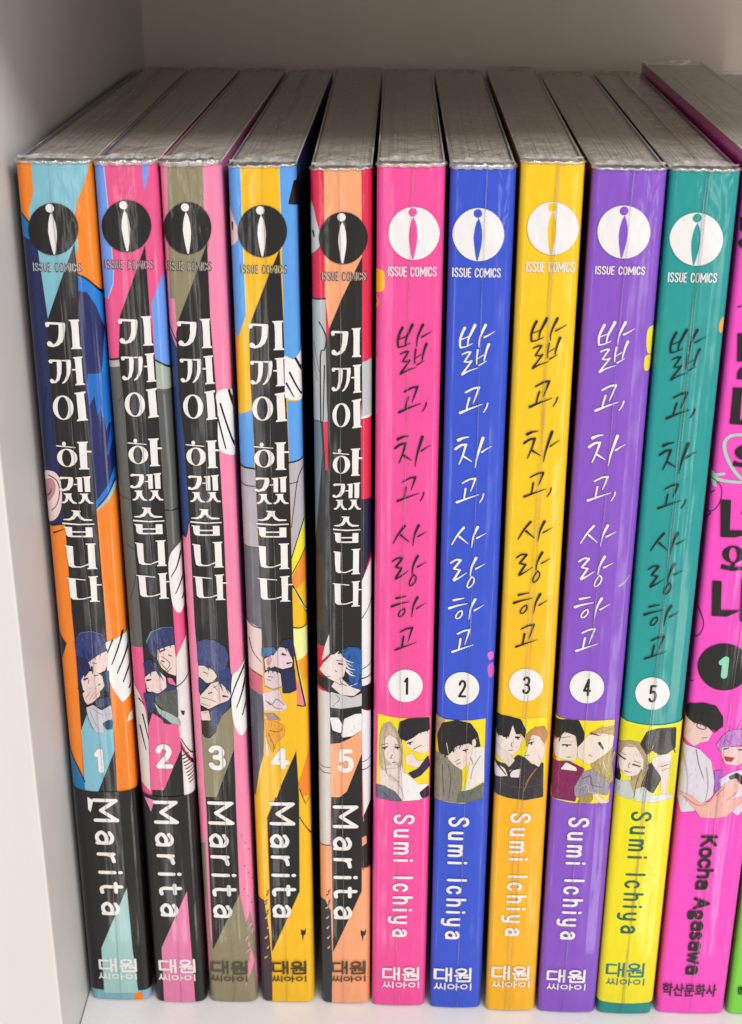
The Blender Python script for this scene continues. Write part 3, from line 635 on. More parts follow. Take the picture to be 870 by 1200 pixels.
('S','7a5a5c',19,[384,8151,483,8102],[12,9]),
('S','6a4a50',19,[635,8970,671,8940,723,8898,772,8851,799,8806,791,8761,761,8713,726,8670,703,8640],[12,11,11,11,10,10,10,9,9]),
('S','6a4a50',19,[822,8707,699,8573],[12,9]),
('S','2a2430',19,[628,9095,731,9135],[15,9]),
('S','6a4a50',19,[599,8837,759,8607],[12,9]),
('S','221c22',22,[307,8409,389,8430],[44,26]),
('S','221c22',22,[618,9075,731,9135],[18,11]),
('S','221c22',22,[635,8871,691,8845],[26,16]),
('S','221c22',22,[781,9004,851,8972],[21,12]),
('S','221c22',22,[331,8235,306,8208],[15,9]),
('S','333766',20,[493,9231,540,8919],[50,6]),
('S','333766',20,[580,9248,615,9019],[50,6]),
('S','333766',20,[695,9265,700,9095],[50,6]),
('S','333766',20,[826,9299,833,9169],[50,6]),
('S','333766',20,[323,8669,264,8469],[50,6]),
('S','333766',20,[402,8686,382,8503],[50,6]),
('S','333766',20,[508,8671,583,8465],[50,6]),
('S','333766',20,[556,8605,646,8406],[50,6])],'title':[('UA','efecea',20,[8.597,160.594,8.598,102.809,0.97])],'publisher_emblem':[('P','241f1e',16,[960,17703,948,17622,924,17543,886,17469,838,17402,780,17344,713,17296,641,17261,565,17240,487,17232,411,17239,337,17260,270,17294,210,17341,159,17399,120,17466,93,17540,79,17618,78,17699,91,17780,117,17858,155,17931,203,17997,261,18054,327,18101,399,18135,474,18156,551,18163,626,18156,698,18136,765,18103,825,18057,875,18000,915,17935,943,17862,958,17784]),
('P','efecea',18,[568,18071,562,18099,546,18124,521,18140,493,18146,464,18140,440,18124,424,18099,418,18071,424,18042,440,18018,464,18001,493,17996,521,18001,546,18018,562,18042]),
('P','efecea',18,[506,17997,546,17909,572,17793,581,17655,572,17516,546,17378,519,17248,493,17248,466,17378,444,17516,431,17655,444,17793,471,17909])],'imprint_name':[('G','f0c8d8',16,'ISSUE COMICS',[0.83,169.21,9.56,170.85],0,0.27),
('G','241f1e',18,'ISSUE COMICS',[0.83,169.21,9.56,170.85],0,0.15)],'volume_number':[('G','efecea',22,'2',[3.72,62.84,7.29,68.86],0,1.15)],'paper_band':[('P','241f1e',20,[-900,5657,0,5657,92,5629,185,5607,278,5589,370,5577,462,5569,555,5567,648,5569,740,5577,832,5589,925,5607,1017,5629,1110,5657,2010,5657,2010,0,1110,0,1017,-11,925,-20,832,-27,740,-32,648,-35,555,-36,462,-35,370,-32,278,-27,185,-20,92,-11,0,0,-900,0]),
('P','e583ae',21,[849,3099,866,1535,888,-378,164,-389,199,1526]),
('P','e583ae',21,[81,5550,271,5475,188,5174])],'author_name':[('G','efecea',23,'Marita',[2.36,24.13,7.75,54.75],1,0.85)],'publisher_name':[('G','efecea',24,'@',[1.13,8.29,9.33,12.28],0,0.52),
('G','efecea',25,'#',[0.93,5.97,9.17,8.0],0,0.3)]},2:{'spine_art':[('P','f28db2',1,[-160,0,1241,0,1241,18900,-160,18900]),
('P','918a6e',2,[155,18894,771,18896,759,17890,816,17355,195,15953,147,15933,141,16373,55,16372,80,17313]),
('P','364a7c',2,[-115,16011,25,15730,144,15404,171,14110,177,11956,95,11590,-132,11633,-180,14948]),
('S','2a2430',4,[-39,15972,134,15568],[22,22]),
('S','2a2430',4,[-116,11907,-77,11845,-20,11752,39,11669,85,11636,114,11682,133,11779,147,11885,156,11956],[18,18,18,18,18,18,18,18,18]),
('P','241f1e',8,[780,17393,530,16770,197,15993,135,15730,120,14491,168,13681,175,11911,162,9659,189,8644,179,7290,171,5920,182,5237,157,3225,143,1502,154,1495,802,3033,818,5510,827,5933,830,6746,844,7814,838,8587,826,9668,839,11918,822,13385,824,14497,776,16017,784,17393]),
('P','918a6e',9,[167,7152,227,7049,543,7502,844,7814,824,6739,411,5566,178,5561]),
('P','918a6e',3,[804,3067,912,2232,1008,2550,1079,1846,1115,1561,1049,981,1107,-350,-179,-384,79,1103,60,2739,-10,3015,-1,4308,112,4377,101,1823,145,1538]),
('P','f28db2',4,[998,1486,1054,1126,912,685,832,388,917,1123]),
('S','918a6e',5,[942,2268,881,2153],[42,11]),
('S','f28db2',5,[1018,2185,946,2070],[42,11]),
('S','918a6e',5,[964,2099,960,1985],[42,11]),
('S','f28db2',5,[1040,2015,1025,1901],[42,11]),
('S','918a6e',5,[986,1929,868,1812],[42,11]),
('S','f28db2',5,[932,1842,882,1727],[42,11]),
('S','918a6e',5,[1008,1758,947,1643],[42,11]),
('S','f28db2',5,[954,1671,961,1557],[42,11]),
('S','918a6e',5,[1030,1587,855,1468],[42,11]),
('S','f28db2',5,[976,1500,869,1382],[42,11]),
('S','918a6e',5,[922,1412,883,1296],[42,11]),
('S','f28db2',5,[998,1327,948,1211],[42,11]),
('S','918a6e',5,[944,1239,962,1124],[42,11]),
('S','f28db2',5,[1021,1154,856,1034],[42,11]),
('S','a8707e',5,[902,4593,912,4567],[26,16]),
('S','a8707e',5,[965,4395,975,4368],[26,16]),
('S','a8707e',5,[1030,4195,1040,4169],[26,16]),
('S','a8707e',5,[1094,3995,1104,3968],[26,16]),
('S','a8707e',5,[937,3789,947,3762],[26,16]),
('S','a8707e',5,[1002,3586,1012,3559],[26,16]),
('S','a8707e',5,[1066,3382,1077,3355],[26,16]),
('S','a8707e',5,[908,3173,918,3146],[26,16]),
('S','a8707e',5,[973,2967,983,2940],[26,16]),
('S','a8707e',5,[1039,2760,1049,2733],[26,16]),
('P','f2f0f0',9,[815,14560,839,14604,876,14634,918,14651,958,14657,998,14655,1040,14643,1080,14615,1114,14562,1142,14483,1167,14382,1186,14260,1196,14119,1195,13936,1186,13717,1169,13511,1146,13366,1113,13306,1071,13301,1026,13325,983,13351,938,13366,890,13386,848,13429,819,13515,810,13668,815,13871,824,14078,828,14243,823,14356,813,14441,807,14505]),
('S','2a2430',10,[1120,14709,1127,14596,1136,14431,1147,14257,1156,14119,1162,14025,1167,13954,1171,13901,1173,13863],[35,34,32,30,29,27,25,24,22]),
('S','2a2430',10,[1037,14624,1052,14535,1074,14407,1097,14261,1115,14118,1127,13970,1135,13809,1141,13663,1145,13561],[35,34,32,30,29,27,25,24,22]),
('S','2a2430',10,[886,14371,908,14277,940,14141,974,13992,1004,13861,1030,13747,1054,13636,1075,13541,1089,13474],[35,34,32,30,29,27,25,24,22]),
('S','2a2430',10,[822,14116,836,14044,857,13940,879,13828,898,13731,913,13652,927,13578,939,13516,947,13473],[35,34,32,30,29,27,25,24,22]),
('P','f2f0f0',9,[852,8438,877,8530,910,8578,947,8606,985,8639,1027,8703,1072,8777,1116,8821,1150,8791,1175,8656,1194,8444,1206,8205,1208,7990,1198,7800,1177,7612,1151,7442,1124,7306,1096,7210,1066,7145,1034,7106,1004,7090,974,7098,944,7132,916,7185,892,7250,871,7323,853,7407,839,7511,831,7644,828,7829,830,8054,837,8273]),
('S','2a2430',10,[1089,8707,1063,8645,1025,8556,984,8454,945,8355,908,8252,870,8139,836,8037,812,7966],[35,34,32,30,28,26,24,22,21]),
('S','2a2430',10,[1117,8525,1103,8452,1084,8346,1061,8228,1038,8122,1010,8023,979,7923,950,7836,930,7775],[35,34,32,30,28,26,24,22,21]),
('S','2a2430',10,[1164,8392,1157,8320,1148,8217,1136,8100,1120,7988,1098,7875,1070,7755,1043,7647,1025,7572],[35,34,32,30,28,26,24,22,21]),
('S','2a2430',10,[1189,8124,1180,8049,1167,7940,1153,7822,1139,7717,1126,7626,1113,7538,1101,7462,1092,7409],[35,34,32,30,28,26,24,22,21])],'spine_picture':[('P','47527e',13,[203,9309,326,9363,356,9368,553,9342,581,9330,750,9190,766,9163,812,8968,812,8934,744,8670,724,8649,580,8620,550,8623,380,8706,352,8720,194,8802,180,8827,188,9285]),
('P','3d4670',12,[588,8809,786,8726,806,8703,859,8538,862,8503,824,8204,809,8195,651,8308,630,8332,526,8534,521,8567,570,8798]),
('P','e6d2cb',14,[196,8758,323,8747,352,8737,480,8657,501,8633,552,8532,550,8502,477,8396,451,8377,364,8351,337,8357,188,8499,177,8528,180,8742]),
('P','2c4468',13,[187,8468,336,8356,342,8329,289,8194,268,8169,182,8117,168,8126,174,8459]),
('P','e6d2cb',15,[451,8353,568,8395,595,8388,739,8230,759,8204,829,8099,830,8069,776,7965,753,7942,544,7850,515,7835,363,7747,335,7746,191,7830,178,7856,181,8023,193,8054,316,8198,338,8225,425,8334]),
('P','3f4a78',16,[388,7681,574,7833,602,7853,813,7975,824,7966,795,7832,781,7799,616,7586,598,7555,513,7347,490,7330,404,7328,387,7346,375,7652]),
('P','e6d2cb',17,[191,7671,331,7701,349,7686,377,7483,364,7465,204,7462,187,7480,176,7649]),
('P','35322f',15,[198,7464,498,7500,512,7483,487,7210,473,7178,356,7047,329,7035,242,7047,222,7066,186,7204,182,7240,182,7444]),
('S','7a5a58',19,[215,8008,241,8003,279,7996,320,7987,360,7976,399,7961,440,7941,477,7923,503,7911],[12,11,11,11,10,10,10,9,9]),
('S','7a5a58',19,[194,7872,381,7807],[12,9]),
('S','2a2430',19,[670,8049,742,8033],[35,21]),
('S','7a5a58',19,[226,7634,330,7670],[12,9]),
('S','7a5a58',19,[478,8315,545,8181],[12,9]),
('S','2a2430',19,[366,8713,440,8741],[18,9]),
('S','221c22',22,[667,8055,754,8036],[41,25]),
('S','221c22',22,[338,8739,449,8754],[21,12]),
('S','221c22',22,[289,8612,374,8574],[15,9]),
('S','221c22',22,[366,8111,441,8139],[24,14]),
('S','221c22',22,[475,8248,550,8299],[15,9]),
('S','434e7c',20,[230,8876,199,8737],[50,6]),
('S','434e7c',20,[357,8829,407,8654],[50,6]),
('S','434e7c',20,[457,8797,521,8616],[50,6]),
('S','434e7c',20,[556,8749,566,8517],[50,6]),
('S','434e7c',20,[586,8450,666,8167],[50,6]),
('S','434e7c',20,[699,8385,769,8118],[50,6]),
('S','434e7c',20,[784,8319,836,8034],[50,6])],'title':[('UA','efecea',20,[7.76,160.173,8.09,102.632,0.97])],'publisher_emblem':[('P','241f1e',16,[877,17670,867,17589,844,17510,809,17436,763,17369,707,17310,644,17263,574,17228,501,17206,426,17199,352,17205,280,17226,215,17261,156,17308,107,17365,68,17432,41,17506,26,17585,25,17666,36,17747,60,17825,96,17898,142,17964,198,18021,261,18068,330,18102,402,18123,476,18130,549,18123,619,18103,684,18069,742,18024,792,17967,831,17901,859,17828,874,17750]),
('P','efecea',18,[498,18038,492,18065,477,18089,453,18105,425,18110,398,18105,374,18089,359,18065,353,18038,359,18010,374,17986,398,17971,425,17965,453,17971,477,17986,492,18010]),
('P','efecea',18,[438,17964,477,17876,502,17760,511,17622,502,17483,477,17344,451,17215,425,17215,400,17344,379,17483,366,17622,379,17760,404,17876])],'imprint_name':[('G','d8d2c4',16,'ISSUE COMICS',[0.14,168.95,8.48,170.64],0,0.27),
('G','241f1e',18,'ISSUE COMICS',[0.14,168.95,8.48,170.64],0,0.15)],'volume_number':[('G','efecea',22,'3',[2.87,62.53,6.5,68.65],0,1.15)],'author_name':[('G','efecea',23,'Marita',[2.04,23.92,7.72,54.67],1,0.85)],'publisher_name':[('G','57503f',24,'@',[0.79,8.04,9.06,11.91],0,0.52),
('G','57503f',25,'#',[0.64,5.79,8.94,7.75],0,0.3)]},3:{'spine_art':[('P','f6bf16',1,[-160,0,1349,0,1349,18900,-160,18900]),
('P','62a3ea',2,[-57,18897,234,18898,226,17509,239,16097,100,15733,68,15611,-107,15934]),
('S','e8e07c',3,[236,18861,226,17509,235,16097],[17,17,17]),
('S','e8e07c',3,[903,18863,913,17281],[17,17]),
('P','62a3ea',2,[904,18900,1321,18901,1586,14421,902,14499,918,16021,913,17281]),
('P','e6cfd4',4,[-35,18097,-15,18103,12,18034,42,17934,68,17852,93,17793,116,17735,136,17679,147,17623,148,17565,142,17506,129,17452,108,17412,74,17372,28,17333,-17,17324,-46,17373,-57,17524,-57,17750,-48,17968]),
('S','2a2430',5,[46,17756,48,17623],[38,21]),
('P','2b2a30',5,[1048,18101,1144,18494,1389,18569,1529,18047,1265,18038]),
('P','f2f0f2',9,[911,15310,1087,15229,1249,15456,1401,15169,1466,14399,989,14450,902,14499]),
('S','2a2430',10,[1002,14981,1190,14523],[38,21]),
('S','2a2430',10,[1107,15250,1132,15183,1168,15087,1206,14979,1237,14878,1259,14780,1277,14678,1291,14587,1301,14524],[38,36,34,32,30,28,26,23,21]),
('S','2a2430',10,[1208,15353,1222,15275,1242,15163,1265,15038,1285,14920,1304,14805,1322,14685,1338,14578,1349,14503],[38,36,34,32,30,28,26,23,21]),
('S','2a2430',10,[1295,15374,1306,15300,1323,15192,1342,15073,1357,14962,1370,14857,1382,14749,1391,14654,1398,14587],[38,36,34,32,30,28,26,23,21]),
('S','2a2430',10,[937,14772,1062,14509],[38,21]),
('P','62a3ea',3,[940,14424,1705,14379,1691,13351,1327,13348,1162,13237,950,13178]),
('P','b9b4be',4,[950,13191,1162,13237,1327,13356,1611,13394,1593,12199,1082,11466,955,11001]),
('P','e6ec96',5,[1606,13088,1380,12954,1312,12555,1132,11832,946,11141,951,10861,1184,11329,1382,11926,1593,12199]),
('P','f6e23c',6,[1152,11787,946,11141,951,10861,1184,11329,1294,11652]),
('P','ee9038',5,[949,10744,1182,11236,1589,11928,1575,11008,1277,10724,1062,10533,951,10485]),
('S','2a2430',7,[950,13187,988,13194,1043,13202,1105,13216,1162,13237,1219,13272,1278,13317,1331,13361,1368,13391],[30,30,30,30,30,30,30,30,30]),
('S','2a2430',7,[1325,13282,1285,13221,1226,13134,1164,13027,1114,12907,1081,12765,1057,12601,1037,12434,1018,12283,999,12147,982,12018,968,11908,958,11830],[17,17,16,16,16,15,15,15,14,14,13,13,13]),
('S','2a2430',7,[939,12751,1095,12784],[17,17]),
('S','2a2430',7,[1359,12910,1344,12799,1323,12638,1297,12458,1265,12286,1226,12124,1179,11959,1131,11798,1087,11649,1045,11506,1003,11367,967,11248,942,11164],[21,21,21,20,20,19,19,19,18,18,18,17,17]),
('S','2a2430',7,[1362,11926,1331,11817,1287,11659,1236,11485,1184,11329,1124,11187,1056,11046,994,10924,951,10838],[21,21,20,20,19,19,18,18,17]),
('S','2a2430',7,[937,10603,1098,10249,1258,9724],[34,30,26]),
('S','f0e8d0',8,[968,10509,1117,10154,1267,9748],[13,11,9]),
('S','2a2430',7,[934,9639,963,9633,1006,9625,1053,9619,1099,9621,1143,9635,1190,9657,1234,9683,1271,9708,1301,9733,1326,9762,1345,9787,1359,9805],[23,22,22,21,21,20,20,19,19,18,18,17,17]),
('P','eef2a0',5,[933,9600,1127,9602,1470,9678,1460,9060,1258,9008,996,8872,946,9184]),
('P','e88a90',6,[933,8390,1015,8391,1134,7820,950,7851]),
('S','2a2430',7,[925,9281,1019,8591,1133,7803],[31,28,26]),
('S','2a2430',8,[950,7834,1133,7786],[31,26]),
('S','f0e0b0',8,[969,9184,1052,8525,1149,7854],[11,10,9]),
('P','f0a020',4,[1025,8856,1316,9025,1459,8994,1450,8397,1102,8392]),
('P','ee8a34',5,[1489,7174,1266,7067,1105,6400,960,5900,1043,5578,1465,5585]),
('S','2a2430',6,[984,5772,1095,5385,1251,5647],[20,20,20]),
('S','2a2430',6,[968,5057,1008,4973,1066,4853,1127,4720,1177,4598,1213,4485,1242,4371,1264,4270,1280,4200],[20,20,19,18,18,17,17,16,15]),
('P','f29e22',2,[-156,15691,78,15652,4,14281,-216,14279]),
('P','62a3ea',3,[-222,14152,59,14146,304,14262,275,13067,-144,13094]),
('P','b9b2bc',3,[-146,13050,294,13045,297,11402,-168,11475]),
('P','6d6b74',3,[-169,11452,297,11402,332,9518,-193,9801]),
('S','2a2430',7,[-102,13138,-70,13127,-24,13112,28,13096,80,13082,134,13073,194,13065,249,13058,287,13054],[34,34,34,34,34,34,34,34,34]),
('S','2a2430',7,[-55,12764,-22,12750,26,12731,78,12712,127,12699,173,12694,220,12693,262,12695,291,12696],[17,17,17,17,17,17,17,17,17]),
('P','e8cfd0',4,[-118,9883,75,9724,294,9604,293,8514,95,8645,-106,8708]),
('P','cf7080',5,[-106,8708,89,8638,287,8497,278,8044,78,8159,-126,8173]),
('P','5c5c68',5,[-154,8206,78,8176,284,8044,281,6738,144,6207,47,5561,-255,5555]),
('S','2a2430',7,[-8,9788,16,9763,51,9728,91,9690,130,9661,173,9640,221,9625,264,9613,294,9604],[26,24,23,22,21,20,19,18,17]),
('S','2a2430',7,[48,9368,57,9314,69,9236,86,9151,110,9074,147,9004,196,8933,242,8872,274,8829],[17,16,16,15,14,13,13,12,11]),
('S','2a2430',7,[80,8628,281,8497],[14,14]),
('P','241f1e',8,[875,17281,682,16852,324,15977,277,15734,267,14913,292,13685,305,11915,307,9663,300,9175,345,8314,372,7295,599,5894,277,5044,271,3229,274,1434,279,1427,926,3104,967,5513,960,5900,933,6731,940,8656,943,9314,939,9816,946,12372,938,13691,913,14918,910,16021,879,17281]),
('P','f6bf16',9,[318,8381,933,8390,980,8122,940,6741,605,5894,500,5568,108,5562,220,6244,272,6947]),
('P','4b3f4a',3,[-197,2944,136,2846,215,2111,264,1108,232,-372,-317,-385]),
('S','f6bf16',4,[146,3158,215,3228],[36,10]),
('S','4b3f4a',4,[221,3070,259,3139],[36,10]),
('S','4b3f4a',4,[202,2979,246,3049],[36,10]),
('S','f6bf16',4,[182,2889,234,2959],[36,10]),
('S','4b3f4a',4,[163,2798,221,2869],[36,10]),
('S','4b3f4a',4,[143,2707,208,2778],[36,10]),
('S','f6bf16',4,[219,2618,252,2688],[36,10]),
('S','4b3f4a',4,[199,2526,239,2597],[36,10]),
('S','4b3f4a',4,[179,2435,227,2506],[36,10]),
('S','f6bf16',4,[160,2343,214,2414],[36,10]),
('S','4b3f4a',4,[140,2251,201,2323],[36,10]),
('S','4b3f4a',4,[120,2159,188,2231],[36,10]),
('S','f6bf16',4,[196,2068,232,2140],[36,10]),
('S','4b3f4a',4,[176,1975,219,2047],[36,10]),
('S','4b3f4a',4,[157,1883,206,1955],[36,10]),
('S','f6bf16',4,[137,1789,193,1862],[36,10]),
('S','4b3f4a',4,[117,1696,180,1769],[36,10]),
('S','4b3f4a',4,[97,1602,167,1676],[36,10]),
('S','f6bf16',4,[173,1511,212,1583],[36,10]),
('S','4b3f4a',4,[153,1417,199,1490],[36,10]),
('S','4b3f4a',4,[133,1322,186,1396],[36,10]),
('S','f6bf16',4,[113,1228,173,1302],[36,10]),
('P','2a2430',10,[932,2064,1006,2018,1046,2090,1031,1923,991,1898,970,1731,955,1898,936,1921])],'spine_picture':[('P','2c5f94',12,[307,9176,529,9193,552,9179,592,9096,585,9073,437,8988,408,8978,300,8963,285,8979,291,9157]),
('P','2f3252',15,[658,9274,738,9358,766,9371,921,9379,937,9362,955,9005,940,8987,899,8986,878,9002,822,9166,803,9189,661,9255]),
('P','e4cfd6',14,[519,8995,650,9182,675,9193,787,9169,809,9150,910,8904,913,8870,895,8756,877,8734,719,8690,689,8692,546,8745,530,8768,511,8963]),
('P','2f3252',13,[689,8656,934,8703,950,8688,974,8207,961,8182,849,8127,818,8120,704,8118,688,8136,674,8635]),
('P','dfc9d0',14,[338,8591,458,8674,486,8676,643,8593,658,8568,677,8304,663,8280,502,8221,474,8224,344,8306,330,8332,325,8563]),
('P','3a3040',15,[387,8700,573,8716,593,8701,610,8636,599,8621,457,8647,429,8658,384,8689]),
('P','e0cdd6',13,[290,8116,617,8213,634,8200,654,8000,665,7968,787,7795,783,7771,661,7686,632,7678,312,7704,295,7723,275,8093]),
('P','a58e9a',14,[295,7637,484,7640,510,7627,631,7484,626,7473,394,7499,368,7515,290,7623]),
('P','e9a53a',14,[320,7496,537,7439,567,7427,712,7343,724,7316,693,7111,678,7081,552,6963,533,6934,448,6688,437,6688,339,7000,333,7036,306,7482]),
('P','eadfd8',13,[310,7103,378,6618,364,6599,307,6598,292,6617,307,7102]),
('P','e6d0d4',12,[349,8921,496,9006,512,8996,530,8735,516,8711,370,8654,354,8666,336,8895]),
('P','e6949c',13,[387,8895,458,8999,468,8996,476,8866,468,8834,425,8764,411,8765,382,8864]),
('S','2a2430',19,[713,9049,775,9017],[28,17]),
('S','2a2430',19,[808,8820,880,8838],[34,23]),
('S','7a5a68',19,[333,7943,353,7920,383,7885,415,7854,447,7843,476,7867,506,7914,536,7960,568,7981,605,7963,647,7923,684,7878,710,7847],[14,14,14,13,13,13,13,13,12,12,12,12,11]),
('S','7a5a68',19,[391,7910,416,7884,453,7846,494,7806,533,7777,572,7761,615,7752,652,7748,678,7745],[14,13,13,12,11,11,10,9,9]),
('S','7a4a20',19,[399,7226,433,7217,482,7204,533,7194,575,7195,606,7214,632,7245,652,7277,667,7299],[14,13,13,12,11,11,10,9,9]),
('S','7a4a20',19,[368,7157,504,6776],[11,9]),
('S','7a5a68',19,[315,8280,351,8266,404,8244,463,8224,516,8216,566,8226,617,8247,662,8270,693,8286],[11,11,11,10,10,10,9,9,9]),
('S','221c22',22,[707,9036,781,9018],[37,22]),
('S','221c22',22,[799,8827,892,8838],[31,19]),
('S','221c22',22,[409,8516,510,8497],[14,9]),
('S','221c22',22,[378,8449,464,8416],[11,7]),
('S','2d3050',20,[734,9295,806,9090],[48,6]),
('S','2d3050',20,[819,9264,872,8986],[48,6]),
('S','2d3050',20,[888,9150,916,8888],[48,6]),
('S','2d3050',20,[430,8716,411,8582],[48,6]),
('S','2d3050',20,[502,8710,504,8584],[48,6]),
('S','2d3050',20,[574,8701,599,8568],[48,6])],'title':[('UA','efecea',20,[9.016,159.803,8.992,102.315,1.0])],'publisher_emblem':[('P','241f1e',16,[1021,17620,1012,17539,990,17460,956,17385,910,17318,854,17260,789,17212,718,17177,642,17155,565,17148,488,17155,414,17175,345,17210,283,17257,231,17315,189,17382,159,17456,142,17535,139,17616,149,17697,172,17775,207,17848,253,17915,310,17972,374,18018,444,18052,519,18073,595,18081,671,18074,744,18054,812,18020,873,17974,926,17917,968,17852,998,17779,1016,17700]),
('P','efecea',18,[629,17988,623,18017,607,18041,582,18057,554,18063,525,18057,501,18041,484,18017,479,17988,484,17959,501,17935,525,17919,554,17913,582,17919,607,17935,623,17959]),
('P','efecea',18,[567,17914,607,17826,633,17710,642,17571,633,17432,607,17293,580,17164,554,17164,527,17293,505,17432,492,17571,505,17710,532,17826])],'imprint_name':[('G','ece2b0',16,'ISSUE COMICS',[1.66,168.52,9.99,170.08],0,0.27),
('G','241f1e',18,'ISSUE COMICS',[1.66,168.52,9.99,170.08],0,0.15)],'volume_number':[('G','efecea',22,'4',[3.93,62.78,7.95,68.06],0,1.15)],'author_name':[('G','efecea',23,'Marita',[3.2,24.05,8.78,54.51],1,0.85)],'publisher_name':[('G','4e4224',24,'@',[2.6,8.08,10.36,11.94],0,0.52),
('G','4e4224',25,'#',[2.51,5.83,10.29,7.79],0,0.3)]},4:{'spine_art':[('P','dc3656',1,[-160,0,1241,0,1241,18900,-160,18900]),
('P','f5a97c',2,[241,18797,894,18800,906,17162,310,15808,236,16428]),
('P','c9cdd2',3,[-96,18180,-71,18237,-38,18218,-2,18160,27,18103,48,18050,64,17981,78,17906,94,17830,115,17752,138,17669,158,17587,168,17515,169,17453,163,17398,147,17349,119,17308,68,17252,0,17187,-67,17160,-111,17215,-127,17408,-126,17700,-113,17990]),
('S','2a2430',4,[36,17613,58,17514],[36,23]),
('P','b4bcbf',3,[-165,16343,243,16387,262,14136,260,14032,154,14021,-229,14027]),
('S','2a2430',4,[-125,16359,243,16395],[27,27]),
('S','2a2430',4,[130,15952,155,15903,191,15833,226,15754,248,15682,252,15614,245,15546,232,15483,217,15429,200,15415,179,15428,158,15410,143,15301,136,15032,135,14650,136,14268,136,14003],[27,27,26,26,26,26,25,25,25,25,24,24,24,23,23,23,23]),
('S','2a2430',4,[214,15132,178,14047],[23,18]),
('S','8a9296',4,[-17,15469,76,14830],[27,14]),
('S','8a9296',4,[24,15554,119,15003],[27,14]),
('S','8a9296',4,[-41,15257,12,14614],[27,14]),
('P','3b3d42',2,[-229,14017,155,14031,241,13101,333,12467,306,9223,-310,9215]),
('P','6f8290',3,[-229,14038,131,14041,157,13413,60,12142,-26,11268,-275,11265]),
('P','dc3656',3,[154,14021,274,14042,266,13101,211,13006]),
('S','2a2430',4,[59,14030,164,14041,211,13006],[21,18,16]),
('P','4a453c',3,[-273,11375,24,11268,174,11270,207,9571,-304,9565]),
('P','bcc2c4',3,[894,15188,1138,15275,1361,15311,1369,14190,1142,14144,898,14098]),
('S','e6e6e6',4,[898,14107,1163,14162],[45,45]),
('P','2b3046',3,[897,12446,1509,12453,1515,11724,1130,11446,907,10693]),
('P','eaebee',3,[907,10693,1131,11281,1517,11505,1352,8387,903,8298]),
('S','2a2430',5,[912,9869,943,9924,989,10002,1037,10100,1074,10214,1097,10365,1113,10548,1124,10718,1132,10836],[16,15,14,14,13,12,12,11,10]),
('S','2a2430',5,[889,8688,920,8704,966,8727,1016,8754,1061,8783,1103,8816,1144,8855,1180,8891,1205,8916],[20,20,19,18,17,17,16,15,15]),
('S','2a2430',5,[889,8475,920,8481,964,8491,1014,8502,1062,8517,1109,8537,1159,8562,1204,8586,1235,8602],[29,28,28,27,26,25,25,24,23]),
('P','26262e',4,[894,8308,1352,8287,1357,7542,1166,7601,1035,7708,894,7768]),
('P','e6e9ec',3,[894,7768,1166,7601,1357,7474,1210,5545,1129,5544,941,4954]),
('S','2a2430',5,[894,6466,926,6476,971,6490,1021,6509,1066,6532,1109,6566,1151,6608,1188,6647,1214,6675],[17,17,17,16,16,16,15,15,15]),
('S','2a2430',5,[894,6276,926,6282,971,6291,1021,6304,1067,6321,1109,6346,1152,6377,1189,6408,1215,6429],[23,23,23,22,22,21,21,21,20]),
('P','25262f',3,[913,5052,1059,5413,1316,5933,1328,3724,1063,3754,908,3785]),
('P','eda088',5,[908,4557,995,4591,1007,4392,908,4324]),
('P','f5a97c',2,[113,3738,1328,3758,1350,-313,71,-337]),
('S','25262f',5,[919,3833,941,3697],[37,16]),
('S','25262f',5,[952,3833,974,3745],[37,16]),
('S','25262f',5,[985,3834,1008,3732],[37,16]),
('S','25262f',5,[1018,3834,1041,3719],[37,16]),
('S','25262f',5,[1052,3835,1074,3706],[37,16]),
('S','25262f',5,[1085,3835,1107,3754],[37,16]),
('S','25262f',5,[1118,3836,1140,3741],[37,16]),
('S','25262f',5,[1151,3836,1173,3728],[37,16]),
('P','d9d5d2',3,[-155,8301,18,8202,255,8138,254,5918,228,4346,-210,4339]),
('S','f0b088',4,[-6,8202,7,7318],[64,17]),
('S','2a2430',5,[-34,6404,-7,6390,32,6370,75,6350,114,6335,152,6328,190,6326,224,6327,248,6326],[15,15,15,15,15,15,15,15,15]),
('S','2a2430',5,[-35,6287,-8,6270,30,6245,73,6219,113,6200,150,6191,189,6187,223,6186,247,6185],[17,17,17,17,17,17,17,17,17]),
('S','2a2430',5,[-101,4328,228,4346],[26,26]),
('P','f5a97c',3,[-211,4326,256,4333,271,2778,-232,2839]),
('P','36404a',4,[-231,2909,104,2880,224,2568,247,1289,222,-334,-278,-344]),
('S','f5a97c',5,[107,3191,174,3261],[37,10]),
('S','4a3b42',5,[173,3102,214,3172],[37,10]),
('S','4a3b42',5,[144,3012,196,3082],[37,10]),
('S','f5a97c',5,[115,2922,179,2992],[37,10]),
('S','4a3b42',5,[182,2832,218,2902],[37,10]),
('S','4a3b42',5,[153,2741,200,2812],[37,10]),
('S','f5a97c',5,[124,2650,183,2721],[37,10]),
('S','4a3b42',5,[190,2561,222,2631],[37,10]),
('S','4a3b42',5,[161,2469,205,2540],[37,10]),
('S','f5a97c',5,[132,2377,187,2448],[37,10]),
('S','4a3b42',5,[103,2285,169,2357],[37,10]),
('S','4a3b42',5,[170,2195,209,2266],[37,10]),
('S','f5a97c',5,[141,2102,191,2174],[37,10]),
('S','4a3b42',5,[112,2009,174,2081],[37,10]),
('S','4a3b42',5,[179,1918,213,1990],[37,10]),
('S','f5a97c',5,[150,1825,196,1897],[37,10]),
('S','4a3b42',5,[120,1732,178,1804],[37,10]),
('S','4a3b42',5,[91,1638,160,1711],[37,10]),
('S','f5a97c',5,[158,1546,200,1619],[37,10]),
('S','4a3b42',5,[129,1452,182,1525],[37,10]),
